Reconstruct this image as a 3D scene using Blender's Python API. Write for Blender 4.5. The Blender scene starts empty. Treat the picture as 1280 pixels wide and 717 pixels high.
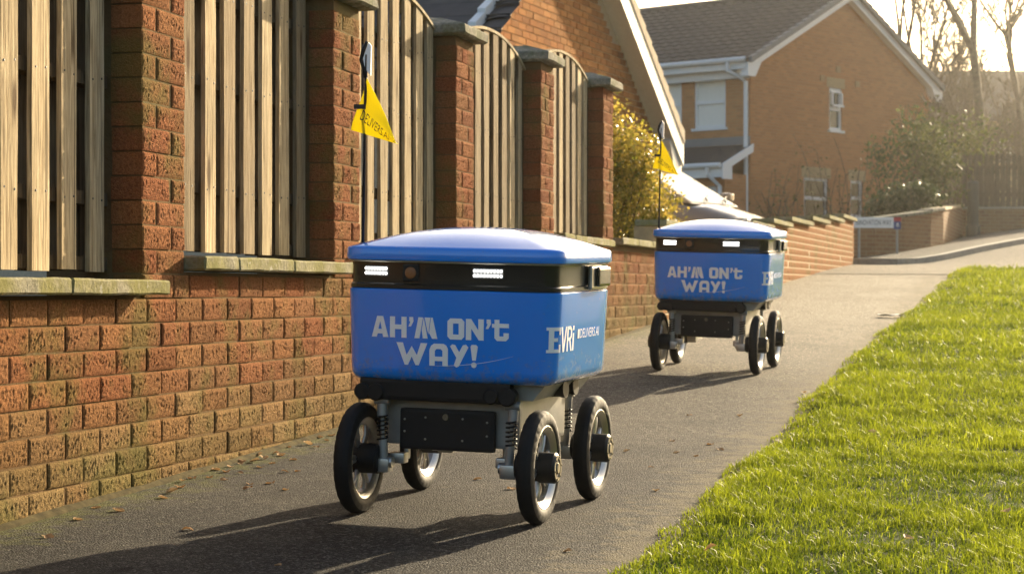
import bpy, bmesh, math, random
import numpy as np
from mathutils import Vector, Matrix, noise as mnoise

# ------------------------------------------------------------------ camera, sky, sun
sc = bpy.context.scene
COL = sc.collection
CAM_Z = 0.62
cd = bpy.data.cameras.new("camera")
cd.sensor_width = 36.0
cd.lens = 36.0 * 2600.0 / 1280.0
cd.shift_y = 6.5 / 1280.0
cd.clip_start = 0.1
cd.clip_end = 2000
cd.dof.use_dof = True
cd.dof.focus_distance = 5.9
cd.dof.aperture_fstop = 10.0
cam = bpy.data.objects.new("camera", cd)
COL.objects.link(cam)
cam.location = (0, 0, CAM_Z)
cam.rotation_euler = (math.pi / 2, 0, 0)
sc.camera = cam

SUN_AZ, SUN_EL = math.radians(28.6), math.radians(15.5)     # azimuth measured to the right of the view axis
world = bpy.data.worlds.new("World")
sc.world = world
world.use_nodes = True
wn = world.node_tree.nodes
sky = wn.new("ShaderNodeTexSky")
sky.sky_type = 'NISHITA'
sky.sun_disc = False
sky.sun_elevation = SUN_EL
sky.sun_rotation = SUN_AZ
sky.air_density = 1.0
sky.dust_density = 5.0
sky.ozone_density = 1.0
wn["Background"].inputs[1].default_value = 0.10
world.node_tree.links.new(sky.outputs[0], wn["Background"].inputs[0])

sd = bpy.data.lights.new("sun", 'SUN')
sd.energy = 5.0
sd.angle = math.radians(0.6)
sd.color = (1.0, 0.81, 0.54)
sun = bpy.data.objects.new("sun", sd)
COL.objects.link(sun)
sun_dir = Vector((math.sin(SUN_AZ) * math.cos(SUN_EL), math.cos(SUN_AZ) * math.cos(SUN_EL), math.sin(SUN_EL)))
sun.rotation_euler = (-sun_dir).to_track_quat('-Z', 'Y').to_euler()

sc.view_settings.view_transform = 'Standard'
sc.view_settings.look = 'None'
sc.view_settings.exposure = 1.42
sc.view_settings.gamma = 1.0
sc.view_settings.use_curve_mapping = False
sc.render.engine = 'CYCLES'
sc.cycles.use_denoising = True
sc.cycles.max_bounces = 6
sc.cycles.transparent_max_bounces = 8
sc.cycles.volume_bounces = 0
sc.cycles.sample_clamp_indirect = 6.0

random.seed(7)
rng = np.random.default_rng(7)

# ------------------------------------------------------------------ lie of the land
_YP = [-5, 0, 5.46, 8.38, 10.66, 13.9, 19.7, 23.5, 30.5, 38, 60, 120]
_ZP = [-.22, -.13, 0, .085, .195, .315, .55, .735, 1.02, 1.14, 1.5, 3.0]
_m = [(_ZP[i + 1] - _ZP[i]) / (_YP[i + 1] - _YP[i]) for i in range(len(_YP) - 1)]
_tg = [_m[0]] + [(_m[i] + _m[i - 1]) / 2 for i in range(1, len(_m))] + [_m[-1]]


def _base(y):
    y = min(max(y, _YP[0]), _YP[-1])
    for i in range(len(_YP) - 1):
        if y <= _YP[i + 1]:
            break
    h = _YP[i + 1] - _YP[i]
    t = (y - _YP[i]) / h
    return ((2 * t ** 3 - 3 * t * t + 1) * _ZP[i] + (t ** 3 - 2 * t * t + t) * h * _tg[i]
            + (-2 * t ** 3 + 3 * t * t) * _ZP[i + 1] + (t ** 3 - t * t) * h * _tg[i + 1])


_TY = np.linspace(-5, 120, 5001)
_TZ = np.array([_base(y) for y in _TY])


def _ss(a, b, x):
    t = np.clip((x - a) / (b - a), 0, 1)
    return t * t * (3 - 2 * t)


def G(x, y):
    x = np.asarray(x, float)
    y = np.asarray(y, float)
    d = (x - (.24 * y - 2.654)) * .9724
    c = -.02 * np.clip(d, 0, 1.7) * (1 - _ss(20, 28, y))
    return np.interp(y, _TY, _TZ) + c + .13 * np.clip(x - 6.0, 0, 6) * _ss(27, 33, y)


# wall frame: t along the wall, d out from its face, z up
WX, WY = .2334, .9724


def W(t, d, z):
    return Vector((-2.654 + WX * t + WY * d, WY * t - WX * d, z))


WROT = math.atan2(WY, WX)


# ------------------------------------------------------------------ helpers
class MB:
    def __init__(s):
        s.v = []
        s.f = []

    def add(s, vs, fs, M=None):
        o = len(s.v)
        s.v += [tuple(M @ Vector(p)) for p in vs] if M is not None else [tuple(p) for p in vs]
        s.f += [tuple(i + o for i in f) for f in fs]
        return s

    def box(s, x0, x1, y0, y1, z0, z1, M=None):
        vs = [(x0, y0, z0), (x1, y0, z0), (x1, y1, z0), (x0, y1, z0), (x0, y0, z1), (x1, y0, z1), (x1, y1, z1), (x0, y1, z1)]
        return s.add(vs, [(0, 3, 2, 1), (4, 5, 6, 7), (0, 1, 5, 4), (1, 2, 6, 5), (2, 3, 7, 6), (3, 0, 4, 7)], M)

    def bbox(s, x0, x1, y0, y1, z0, z1, b, M=None):
        """box with bevelled edges"""
        bm = bmesh.new()
        bmesh.ops.create_cube(bm, size=1)
        for v in bm.verts:
            v.co = Vector(((x0 + x1) / 2 + v.co.x * (x1 - x0), (y0 + y1) / 2 + v.co.y * (y1 - y0), (z0 + z1) / 2 + v.co.z * (z1 - z0)))
        bmesh.ops.bevel(bm, geom=bm.edges[:], offset=b, segments=2, affect='EDGES', profile=.7)
        bm.verts.index_update()
        s.add([v.co[:] for v in bm.verts], [[v.index for v in f.verts] for f in bm.faces], M)
        bm.free()
        return s

    def tube(s, pts, radii, n=8, caps=True, M=None):
        pts = [Vector(p) for p in pts]
        if not hasattr(radii, '__len__'):
            radii = [radii] * len(pts)
        vs = []
        fs = []
        up = None
        for i, p in enumerate(pts):
            d = (pts[min(i + 1, len(pts) - 1)] - pts[max(i - 1, 0)]).normalized()
            if up is None:
                up = d.orthogonal().normalized()
            u = (up - d * up.dot(d))
            if u.length < 1e-6:
                u = d.orthogonal()
            u.normalize()
            up = u
            w = d.cross(u)
            for k in range(n):
                a = 2 * math.pi * k / n
                vs.append(p + (u * math.cos(a) + w * math.sin(a)) * radii[i])
        for i in range(len(pts) - 1):
            for k in range(n):
                k2 = (k + 1) % n
                fs.append((i * n + k, i * n + k2, (i + 1) * n + k2, (i + 1) * n + k))
        if caps:
            fs.append(tuple(range(n - 1, -1, -1)))
            fs.append(tuple((len(pts) - 1) * n + k for k in range(n)))
        return s.add(vs, fs, M)

    def lathe(s, prof, n=32, M=None, closed=False):
        """profile of (axial x, radius) turned round the local x axis"""
        vs = []
        fs = []
        m = len(prof)
        for k in range(n):
            a = 2 * math.pi * k / n
            for (x, r) in prof:
                vs.append((x, r * math.cos(a), r * math.sin(a)))
        for k in range(n):
            k2 = (k + 1) % n
            for i in range(m if closed else m - 1):
                j = (i + 1) % m
                fs.append((k * m + i, k * m + j, k2 * m + j, k2 * m + i))
        return s.add(vs, fs, M)

    def prism(s, poly, z0, z1, M=None):
        n = len(poly)
        vs = [(p[0], p[1], z0) for p in poly] + [(p[0], p[1], z1) for p in poly]
        fs = [tuple(range(n - 1, -1, -1)), tuple(range(n, 2 * n))] + [(i, (i + 1) % n, n + (i + 1) % n, n + i) for i in range(n)]
        return s.add(vs, fs, M)

    def mesh(s, name, m=None, smooth=False):
        me = bpy.data.meshes.new(name)
        me.from_pydata(s.v, [], s.f)
        if m:
            me.materials.append(m)
        if smooth:
            me.polygons.foreach_set("use_smooth", [True] * len(me.polygons))
        me.update()
        return me

    def build(s, name, m=None, parent=None, smooth=False, fix=True):
        me = s.mesh(name, m, smooth)
        if fix:
            bm = bmesh.new()
            bm.from_mesh(me)
            bmesh.ops.recalc_face_normals(bm, faces=bm.faces)
            bm.to_mesh(me)
            bm.free()
        return link(name, me, parent)


def link(name, me, parent=None):
    o = bpy.data.objects.new(name, me)
    COL.objects.link(o)
    if parent is not None:
        o.parent = parent
    return o


def tag(o, label=None, cat=None, group=None, kind=None):
    if label:
        o["label"] = label
    if cat:
        o["category"] = cat
    if group:
        o["group"] = group
    if kind:
        o["kind"] = kind
    return o


def empty(name, loc=(0, 0, 0), rot=(0, 0, 0), **k):
    o = bpy.data.objects.new(name, None)
    COL.objects.link(o)
    o.location = loc
    o.rotation_euler = rot
    o.empty_display_size = .1
    return tag(o, **k)


def copy_tree(o, parent=None):
    c = o.copy()
    COL.objects.link(c)
    c.parent = parent
    for ch in list(o.children):
        copy_tree(ch, c)
    return c


def smooth_angle(o, deg=35):
    me = o.data
    me.polygons.foreach_set("use_smooth", [True] * len(me.polygons))
    me.set_sharp_from_angle(angle=math.radians(deg))


# ------------------------------------------------------------------ materials
class NT:
    """a principled material with a short way to add nodes"""

    def __init__(s, name):
        s.m = bpy.data.materials.new(name)
        s.m.use_nodes = True
        s.t = s.m.node_tree
        s.b = s.t.nodes["Principled BSDF"]
        s.out = s.t.nodes["Material Output"]

    def n(s, typ, ins=None, **props):
        nd = s.t.nodes.new(typ)
        for k, v in props.items():
            setattr(nd, k, v)
        for k, v in (ins or {}).items():
            s.set(nd.inputs[k], v)
        return nd

    def set(s, sock, v):
        if hasattr(v, 'is_output') or isinstance(v, bpy.types.NodeSocket):
            s.t.links.new(v, sock)
        elif isinstance(v, (tuple, list)) and len(v) == 3 and sock.type == 'RGBA':
            sock.default_value = (*v, 1)
        else:
            sock.default_value = v

    def coord(s, kind='Object', scale=(1, 1, 1), rot=(0, 0, 0)):
        c = s.n("ShaderNodeTexCoord")
        mp = s.n("ShaderNodeMapping", {"Vector": c.outputs[kind], "Scale": scale, "Rotation": rot})
        return mp.outputs[0]

    def world(s, scale=(1, 1, 1)):
        g = s.n("ShaderNodeNewGeometry")
        mp = s.n("ShaderNodeMapping", {"Vector": g.outputs["Position"], "Scale": scale})
        return mp.outputs[0]

    def noise(s, vec, scale, detail=4, rough=.6, dist=0):
        return s.n("ShaderNodeTexNoise", {"Vector": vec, "Scale": scale, "Detail": detail, "Roughness": rough, "Distortion": dist}).outputs[0]

    def voro(s, vec, scale, feature='F1'):
        return s.n("ShaderNodeTexVoronoi", {"Vector": vec, "Scale": scale}, feature=feature)

    def ramp(s, fac, stops, interp='LINEAR'):
        r = s.n("ShaderNodeValToRGB", {"Fac": fac})
        r.color_ramp.interpolation = interp
        els = r.color_ramp.elements
        while len(els) < len(stops):
            els.new(.5)
        for e, (p, c) in zip(els, stops):
            e.position = p
            e.color = (c, c, c, 1) if not hasattr(c, '__len__') else (*c, 1)
        return r.outputs[0]

    def mix(s, fac, a, b, mode='MIX'):
        nd = s.n("ShaderNodeMix", data_type='RGBA', blend_type=mode)
        s.set(nd.inputs[0], fac)
        s.set(nd.inputs[6], a)
        s.set(nd.inputs[7], b)
        return nd.outputs[2]

    def math(s, op, a, b=0.0, clamp=False):
        nd = s.n("ShaderNodeMath", operation=op, use_clamp=clamp)
        s.set(nd.inputs[0], a)
        s.set(nd.inputs[1], b)
        return nd.outputs[0]

    def bump(s, h, strength=.5, dist=.01, normal=None):
        nd = s.n("ShaderNodeBump", {"Height": h, "Strength": strength, "Distance": dist})
        if normal is not None:
            s.set(nd.inputs["Normal"], normal)
        return nd.outputs[0]

    def p(s, **k):
        names = dict(color="Base Color", rough="Roughness", metal="Metallic", normal="Normal", coat="Coat Weight",
                     coat_rough="Coat Roughness", spec="Specular IOR Level", emit="Emission Color", estr="Emission Strength",
                     trans="Transmission Weight", ior="IOR", alpha="Alpha")
        for a, v in k.items():
            s.set(s.b.inputs[names[a]], v)
        return s.m


def simple(name, color, rough=.5, metal=0, coat=0, var=.12, scale=20, bump=0, spec=.5):
    t = NT(name)
    v = t.coord()
    nz = t.noise(v, scale, 5, .6)
    c = t.mix(t.ramp(nz, [(.3, 0), (.7, 1)]), tuple(x * (1 - var) for x in color), tuple(min(1, x * (1 + var)) for x in color))
    r = t.math('ADD', t.math('MULTIPLY', nz, .2), rough - .1, True)
    t.p(color=c, rough=r, metal=metal, coat=coat, spec=spec)
    if bump:
        t.p(normal=t.bump(nz, bump, .004))
    return t.m


def m_brick(name, stain=True):
    t = NT(name)
    oi = t.n("ShaderNodeObjectInfo")
    v0 = t.coord()
    off = t.n("ShaderNodeVectorMath", {0: v0, 1: oi.outputs["Location"]}, operation='ADD').outputs[0]
    n1 = t.noise(off, 120, 5, .65, .8)
    n2 = t.noise(off, 240, 4, .7)
    n3 = t.noise(off, 5, 3, .6)
    c = t.mix(t.ramp(n1, [(.3, 0), (.75, 1)]), t.mix(1, oi.outputs["Color"], (.62, .56, .5), 'MULTIPLY'),
              t.mix(1, oi.outputs["Color"], (1.4, 1.36, 1.28), 'MULTIPLY'))
    c = t.mix(t.ramp(n2, [(.55, 0), (.8, .45)]), c, (.30, .20, .09))
    if stain:
        w = t.world()
        z = t.n("ShaderNodeSeparateXYZ", {0: w}).outputs[2]
        msk = t.math('MULTIPLY', t.ramp(t.noise(w, 3.2, 5, .65), [(.5, 0), (.64, 1)]), .55)
        c = t.mix(msk, c, (.13, .13, .035))
    h = t.math('ADD', t.math('MULTIPLY', n1, .7), t.math('MULTIPLY', n2, .3))
    t.p(color=c, rough=.95, spec=.03, normal=t.bump(h, 1.0, .010))
    return t.m


def m_mortar():
    t = NT("mortar")
    v = t.world()
    n1 = t.noise(v, 40, 5, .7)
    c = t.mix(n1, (.12, .07, .032), (.21, .135, .065))
    msk = t.ramp(t.noise(v, 3.2, 5, .65), [(.5, 0), (.64, .5)])
    c = t.mix(msk, c, (.13, .13, .05))
    return t.p(color=c, rough=.95, spec=.03, normal=t.bump(n1, .8, .006))


def m_wood():
    t = NT("weathered wood")
    oi = t.n("ShaderNodeObjectInfo")
    off = t.n("ShaderNodeVectorMath", {0: t.coord(), 1: oi.outputs["Location"]}, operation='ADD').outputs[0]
    mp = t.n("ShaderNodeMapping", {"Vector": off, "Scale": (1, 1, .045)}).outputs[0]
    g = t.noise(mp, 95, 6, .7, .6)
    g2 = t.noise(mp, 22, 4, .6, 1.2)
    c = t.mix(t.ramp(g, [(.36, 0), (.62, 1)]), t.mix(1, oi.outputs["Color"], (.42, .38, .33), 'MULTIPLY'), oi.outputs["Color"])
    c = t.mix(t.math('MULTIPLY', t.ramp(g2, [(.5, 0), (.75, 1)]), .5), c, (.22, .16, .09))
    # knots
    kv = t.n("ShaderNodeMapping", {"Vector": off, "Scale": (9, 9, 2.2)}).outputs[0]
    k = t.voro(kv, 1.0).outputs["Distance"]
    c = t.mix(t.ramp(k, [(.10, .9), (.17, .25), (.22, 0)]), c, (.09, .055, .03))
    ckv = t.n("ShaderNodeMapping", {"Vector": off, "Scale": (60, 60, 1.3)}).outputs[0]
    c = t.mix(t.ramp(t.noise(ckv, 1.0, 3, .5, .4), [(.62, 0), (.66, .7)]), c, (.10, .075, .045))
    # weather stains
    c = t.mix(t.ramp(t.noise(off, 2.2, 4, .6), [(.5, 0), (.75, .5)]), c, (.19, .17, .12))
    return t.p(color=c, rough=.9, spec=.06, normal=t.bump(g, .8, .005))


def m_stone():
    t = NT("mossy concrete")
    v = t.world()
    n1 = t.noise(v, 55, 6, .7)
    n2 = t.noise(v, 7, 5, .65)
    c = t.mix(t.ramp(n1, [(.35, 0), (.7, 1)]), (.2, .18, .12), (.42, .39, .28))
    c = t.mix(t.ramp(n2, [(.38, 0), (.6, .85)]), c, (.22, .205, .06))
    c = t.mix(t.ramp(t.noise(v, 28, 3, .6), [(.64, 0), (.7, .7)]), c, (.5, .47, .38))
    return t.p(color=c, rough=.95, spec=.06, normal=t.bump(n1, .9, .006))


def m_cap():
    t = NT("weathered cap stone")
    v = t.world()
    n1 = t.noise(v, 45, 6, .7)
    n2 = t.noise(v, 9, 5, .65)
    c = t.mix(t.ramp(n1, [(.35, 0), (.7, 1)]), (.16, .15, .12), (.36, .34, .27))
    c = t.mix(t.ramp(n2, [(.45, 0), (.6, .7)]), c, (.11, .12, .055))
    c = t.mix(t.ramp(t.noise(v, 33, 3, .6), [(.62, 0), (.68, .7)]), c, (.46, .44, .36))
    return t.p(color=c, rough=.95, spec=.06, normal=t.bump(n1, .9, .008))


def m_asphalt(name, base=(.027, .026, .0235), moss=True, road=False):
    t = NT(name)
    v = t.world()
    ve = t.voro(v, 165)
    cell = t.n("ShaderNodeSeparateColor", {0: ve.outputs["Color"]}).outputs[0]
    n2 = t.noise(v, 1.6, 5, .6)
    n3 = t.noise(v, 260, 2, .6)
    chip = t.ramp(cell, [(.2, tuple(x * .42 for x in base)), (.6, base), (.84, tuple(x * 2.0 for x in base)), (.95, tuple(min(1, x * 5.0) for x in base))])
    c = t.mix(t.ramp(n2, [(.35, 0), (.7, .45)]), chip, tuple(x * 1.35 for x in base))
    c = t.mix(t.ramp(t.noise(v, .55, 4, .7), [(.5, 0), (.62, .3)]), c, tuple(x * .6 for x in base))
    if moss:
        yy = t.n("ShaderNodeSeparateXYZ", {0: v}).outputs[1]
        worn_glare = t.math('ADD', t.n("ShaderNodeMapRange", {0: yy, 1: 7.0, 2: 17.0, 3: 0.0, 4: 1.0}).outputs[0], t.math('MULTIPLY', t.math('SUBTRACT', n2, .5), .6), True)
        c = t.mix(worn_glare, c, t.mix(1, c, (8.0, 7.4, 6.2), 'MULTIPLY'))  # farther tarmac paler: real wear, plus glancing glare put into the colour
    if moss:
        d = t.n("ShaderNodeVectorMath", {0: v, 1: (.9724, -.2334, 0)}, operation='DOT_PRODUCT').outputs["Value"]
        d = t.math('ADD', d, 2.654 * .9724)
        edge = t.n("ShaderNodeMapRange", {0: d, 1: .02, 2: .42, 3: 1.0, 4: 0.0}).outputs[0]
        edge2 = t.n("ShaderNodeMapRange", {0: d, 1: 1.35, 2: 1.62, 3: 0.0, 4: .85}).outputs[0]
        nm = t.noise(v, 11, 8, .8)
        mk = t.ramp(t.math('ADD', t.math('MULTIPLY', edge, .3), nm), [(.68, 0), (.86, .62)])
        c = t.mix(mk, c, t.mix(t.noise(v, 60, 3), (.075, .085, .015), (.17, .175, .03)))
        mk2 = t.ramp(t.math('ADD', t.math('MULTIPLY', edge2, .3), t.noise(v, 12, 6, .7)), [(.62, 0), (.8, .7)])
        c = t.mix(mk2, c, (.16, .135, .08))
    wv = t.n("ShaderNodeVectorMath", {0: v, 1: t.n("ShaderNodeTexNoise", {"Vector": v, "Scale": 2.5, "Detail": 5}).outputs["Color"]}, operation='ADD').outputs[0]
    ck = t.voro(wv, .75, 'DISTANCE_TO_EDGE').outputs["Distance"]
    crack = t.math('MULTIPLY', t.ramp(ck, [(.0, 1), (.006, 0)]), t.ramp(t.noise(v, .8, 3), [(.45, 0), (.55, .8)]))
    c = t.mix(crack, c, tuple(x * .3 for x in base))
    h = t.math('SUBTRACT', t.math('MULTIPLY', n3, .4), ve.outputs["Distance"])
    t.p(color=c, rough=.8, spec=.09, normal=t.bump(h, 1.0, .0045))
    return t.m


def m_leafy(name, c0, c1, trans=.35, rough=.55):
    """leaf surface: colour from the face colour attribute, part of the light comes through"""
    t = NT(name)
    at = t.n("ShaderNodeAttribute", attribute_name="tint").outputs["Fac"]
    c = t.mix(at, c0, c1)
    t.p(color=c, rough=rough, spec=.12)
    tr = t.n("ShaderNodeBsdfTranslucent", {"Color": c})
    mx = t.n("ShaderNodeMixShader", {0: trans, 1: t.b.outputs[0], 2: tr.outputs[0]})
    t.t.links.new(mx.outputs[0], t.out.inputs[0])
    return t.m


def m_paint(name, col, rough=.28):
    t = NT(name)
    v = t.coord()
    n1 = t.noise(v, 9, 4, .6)
    n2 = t.noise(v, 160, 3, .6)
    sc_ = t.n("ShaderNodeMapping", {"Vector": v, "Scale": (2, 2, 60), "Rotation": (.3, .8, .2)}).outputs[0]
    scr = t.ramp(t.noise(sc_, 6, 3, .7), [(.62, 0), (.7, .25)])
    c = t.mix(t.math('MULTIPLY', t.ramp(n1, [(.45, 0), (.8, 1)]), .25), col, tuple(min(1, x * .8 + .03) for x in col))
    c = t.mix(t.math('MULTIPLY', scr, .3), c, tuple(min(1, x + .1) for x in col))
    zc = t.n("ShaderNodeSeparateXYZ", {0: v}).outputs[2]
    low = t.n("ShaderNodeMapRange", {0: zc, 1: .37, 2: .50, 3: 1.0, 4: 0.0}).outputs[0]
    dn = t.noise(v, 34, 6, .75)
    dirt = t.math('MULTIPLY', t.ramp(t.math('ADD', dn, t.math('MULTIPLY', low, .22)), [(.62, 0), (.82, 1)]), .5)
    c = t.mix(dirt, c, (.17, .14, .10))
    r = t.math('ADD', t.math('ADD', rough, t.math('MULTIPLY', n1, .16)), t.math('MULTIPLY', dirt, .5))
    t.p(color=c, rough=r, coat=1.0, coat_rough=.05, normal=t.bump(n2, .03, .001))
    return t.m


def m_housebrick(name, a, b, mortar, scale=1.0):
    """far brickwork, where the single bricks cannot be told apart: courses of 75 mm"""
    t = NT(name)
    v = t.coord('UV')
    br = t.n("ShaderNodeTexBrick", {"Vector": v, "Color1": a, "Color2": b, "Mortar": mortar, "Scale": 1.0 / scale, "Mortar Size": .006,
                                    "Mortar Smooth": .2, "Bias": 0.0, "Brick Width": .225, "Row Height": .075})
    nz = t.noise(t.world(), .8, 5, .6)
    c = t.mix(t.ramp(nz, [(.35, 0), (.7, .35)]), br.outputs[0], tuple(x * .7 for x in a))
    t.p(color=c, rough=.95, spec=.05, normal=t.bump(br.outputs["Fac"], -.4, .006))
    return t.m


M = {}
M['brick'] = m_brick("rock faced brick")
M['mortar'] = m_mortar()
M['wood'] = m_wood()
M['stone'] = m_stone()
M['cap'] = m_cap()
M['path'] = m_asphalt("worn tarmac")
M['road'] = m_asphalt("road tarmac", (.17, .15, .115), moss=False)
M['pavement'] = m_asphalt("pavement tarmac", (.10, .092, .075), moss=False)
M['soil'] = simple("soil", (.06, .05, .025), .95, var=.5, scale=14, bump=.6, spec=.2)
M['turf'] = simple("turf base", (.035, .055, .008), .95, var=.5, scale=22, bump=.6, spec=.03)
M['grass'] = m_leafy("grass blades", (.03, .068, .005), (.345, .385, .022), .45, .5)
M['blue'] = m_paint("blue robot paint", (.010, .26, .95), .12)
M['lettering'] = simple("pale grey vinyl lettering", (.95, .95, .95), .45, var=.02)
M['whitevinyl'] = simple("white vinyl lettering", (.93, .94, .95), .4, var=.02)
M['blackgloss'] = simple("black gloss plastic", (.012, .013, .012), .22, coat=.3, var=.2)
M['blackmatt'] = simple("black matt plastic", (.009, .009, .009), .55, var=.25, bump=.15, scale=60, spec=.3)
M['rubber'] = simple("tyre rubber", (.009, .0088, .0085), .7, var=.35, bump=.3, scale=50, spec=.3)
M['alloy'] = simple("cast alloy", (.5, .49, .46), .34, metal=.9, var=.12)
M['greymetal'] = simple("grey painted metal", (.32, .315, .29), .45, metal=.35, var=.15)
M['seal'] = simple("pale seal strip", (.5, .46, .36), .5, var=.1)
M['steel'] = simple("screw steel", (.45, .43, .38), .35, metal=1)
M['brass'] = simple("dull hub cap metal", (.22, .19, .13), .45, metal=.8)
M['yellow'] = None
M['ink'] = simple("dark ink", (.02, .02, .018), .6)
M['upvc'] = simple("white plastic", (.84, .83, .8), .4, var=.05)
M['tile'] = simple("dark roof tile", (.045, .042, .042), .7, var=.35, scale=9, bump=.4)
M['tilebrown'] = simple("brown grey roof tile", (.085, .07, .058), .8, var=.3, scale=6, bump=.4)
M['lead'] = simple("lead flashing", (.2, .2, .2), .6)
M['bark'] = simple("bare bark", (.11, .09, .06), .9, var=.4, scale=12, bump=.6)
M['stem'] = simple("brown stem", (.10, .07, .04), .9, var=.4, scale=30)
M['brickfar'] = m_housebrick("orange house brick", (.55, .25, .10), (.43, .19, .075), (.46, .30, .16))
M['brickgrey'] = m_housebrick("garden wall brick", (.26, .14, .065), (.2, .1, .05), (.34, .27, .17))
M['brickbuff'] = simple("buff brick", (.47, .33, .17), .9, var=.15)
M['brickhouse'] = m_brick("house brick", stain=False)
M['mortarpale'] = simple("pale house mortar", (.58, .47, .33), .95, var=.15, scale=30, bump=.3)
M['garage'] = simple("white garage door", (.7, .7, .68), .45, var=.04)
M['blind'] = simple("pale window blind", (.85, .83, .74), .7, var=.05)
M['concrete'] = simple("kerb concrete", (.3, .28, .23), .9, var=.25, scale=18, bump=.5)
M['lamppost'] = simple("dark lamp post paint", (.035, .045, .04), .6, var=.25)
M['signwhite'] = simple("street sign face", (.88, .87, .82), .5, var=.06)
M['signblue'] = simple("blue sign panel", (.02, .045, .2), .5)
M['signred'] = simple("red sign panel", (.45, .02, .03), .5)
M['carpaint'] = m_paint("bronze car paint", (.20, .155, .11), .25)
M['darkwood'] = simple("dark stained fence", (.07, .055, .035), .9, var=.4, scale=9, bump=.4)
M['shrubgold'] = m_leafy("golden shrub leaves", (.17, .18, .02), (.66, .47, .09), .45, .3)
M['shrubgreen'] = m_leafy("green shrub leaves", (.045, .07, .018), (.16, .17, .04), .3)
M['evergreen'] = m_leafy("evergreen leaves", (.02, .045, .016), (.08, .11, .03), .25, .45)
M['deadleaf'] = m_leafy("dead leaves", (.26, .13, .05), (.55, .38, .2), .25, .7)
M['yellow'] = m_leafy("yellow flag cloth", (.85, .74, .03), (.85, .74, .03), .4, .7)
M['fillet'] = simple('dirty mortar fillet', (.085, .07, .035), .95, var=.5, scale=25, bump=.6, spec=.03)
M['litter'] = simple("pale litter", (.6, .6, .58), .6)


def m_glass(name, tint=(.02, .025, .03), rough=.03):
    t = NT(name)
    t.p(color=tint, rough=rough, spec=.5, coat=.2, coat_rough=.02)
    return t.m


M['glass'] = m_glass("window glass")
M['screenglass'] = m_glass("windscreen glass", (.42, .46, .47), .2)  # pale base colour stands in for bright sky reflected in the glass
M['amber'] = simple("amber camera lens", (.22, .085, .02), .35)


def m_led():
    t = NT("white led")
    return t.p(color=(.9, .9, .9), emit=(1, .98, .93, 1), estr=3.0)


M['led'] = m_led()
M['ledlens'] = simple("clear lamp lens", (.75, .75, .74), .2, var=.02)
t_ = NT("lit lamp lens")
M['ledlens'] = t_.p(color=(.3, .3, .3), rough=.2, emit=(1, .98, .94, 1), estr=.02)

# ------------------------------------------------------------------ ground, path, lawn, road
GREY = (.19, .155, .095)


def sheet(name, xs_ys_fn, nu, nv, up, mat, **k):
    vs = []
    for i in range(nu + 1):
        for j in range(nv + 1):
            x, y = xs_ys_fn(i / nu, j / nv)
            vs.append((x, y, 0))
    a = np.array(vs)
    a[:, 2] = G(a[:, 0], a[:, 1]) + (up(a[:, 0], a[:, 1]) if callable(up) else up)
    fs = [(i * (nv + 1) + j, (i + 1) * (nv + 1) + j, (i + 1) * (nv + 1) + j + 1, i * (nv + 1) + j + 1) for i in range(nu) for j in range(nv)]
    mb = MB()
    mb.v = [tuple(p) for p in a]
    mb.f = fs
    o = mb.build(name, mat, smooth=True)
    return tag(o, kind='structure', **k)


def gx(u):
    return -1 + 2 * u


sheet('ground', lambda u, v: (-150 + 300 * (.5 + .5 * np.sign(gx(u)) * abs(gx(u)) ** 2), -4 + 380 * v ** 2), 120, 160, -.06, M['soil'])
EDGE = 1.72


def lawn_edge(t):
    return EDGE + .016 * math.sin(t * 2.3) + .008 * math.sin(t * 7.7 + 1) + .005 * math.sin(t * 17)


def path_xy(u, v):
    t = -5 + 36.7 * v
    d = -.06 + 1.95 * u
    p = W(t, d, 0)
    bend = max(0, t - 16) * .018 * max(0, 1 - u * .0)
    return p.x + bend, p.y


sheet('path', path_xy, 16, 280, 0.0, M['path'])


def lawn_up(x, y):
    d = (x - (.24 * y - 2.654)) * .9724
    return .004 + .028 * np.clip((d - 1.72) / .18, 0, 1)


def lawn_xy(u, v):
    t = -5 + 32.8 * v
    d = lawn_edge(t) + 12 * u ** 1.5
    p = W(t, d, 0)
    return p.x + max(0, t - 16) * .018, min(p.y, 27.2)


sheet('lawn', lawn_xy, 40, 220, lawn_up, M['turf'])
KERB = [(3.6, 30.9), (4.98, 30.55), (5.62, 30.35), (6.48, 31.3), (7.73, 33.2), (8.4, 34.2), (12, 39.5), (22, 52)]


def road_xy(u, v):
    x = 3.0 + 27 * u
    y0 = 25.9
    ky = np.interp(x, [k[0] for k in KERB], [k[1] for k in KERB])
    return x, y0 + (ky + .05 - y0) * v


sheet('road', road_xy, 60, 30, .006, M['road'])


def pave_xy(u, v):
    x = 3.6 + 18 * u
    ky = np.interp(x, [k[0] for k in KERB], [k[1] for k in KERB])
    return x, ky + .12 + 16 * v


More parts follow.
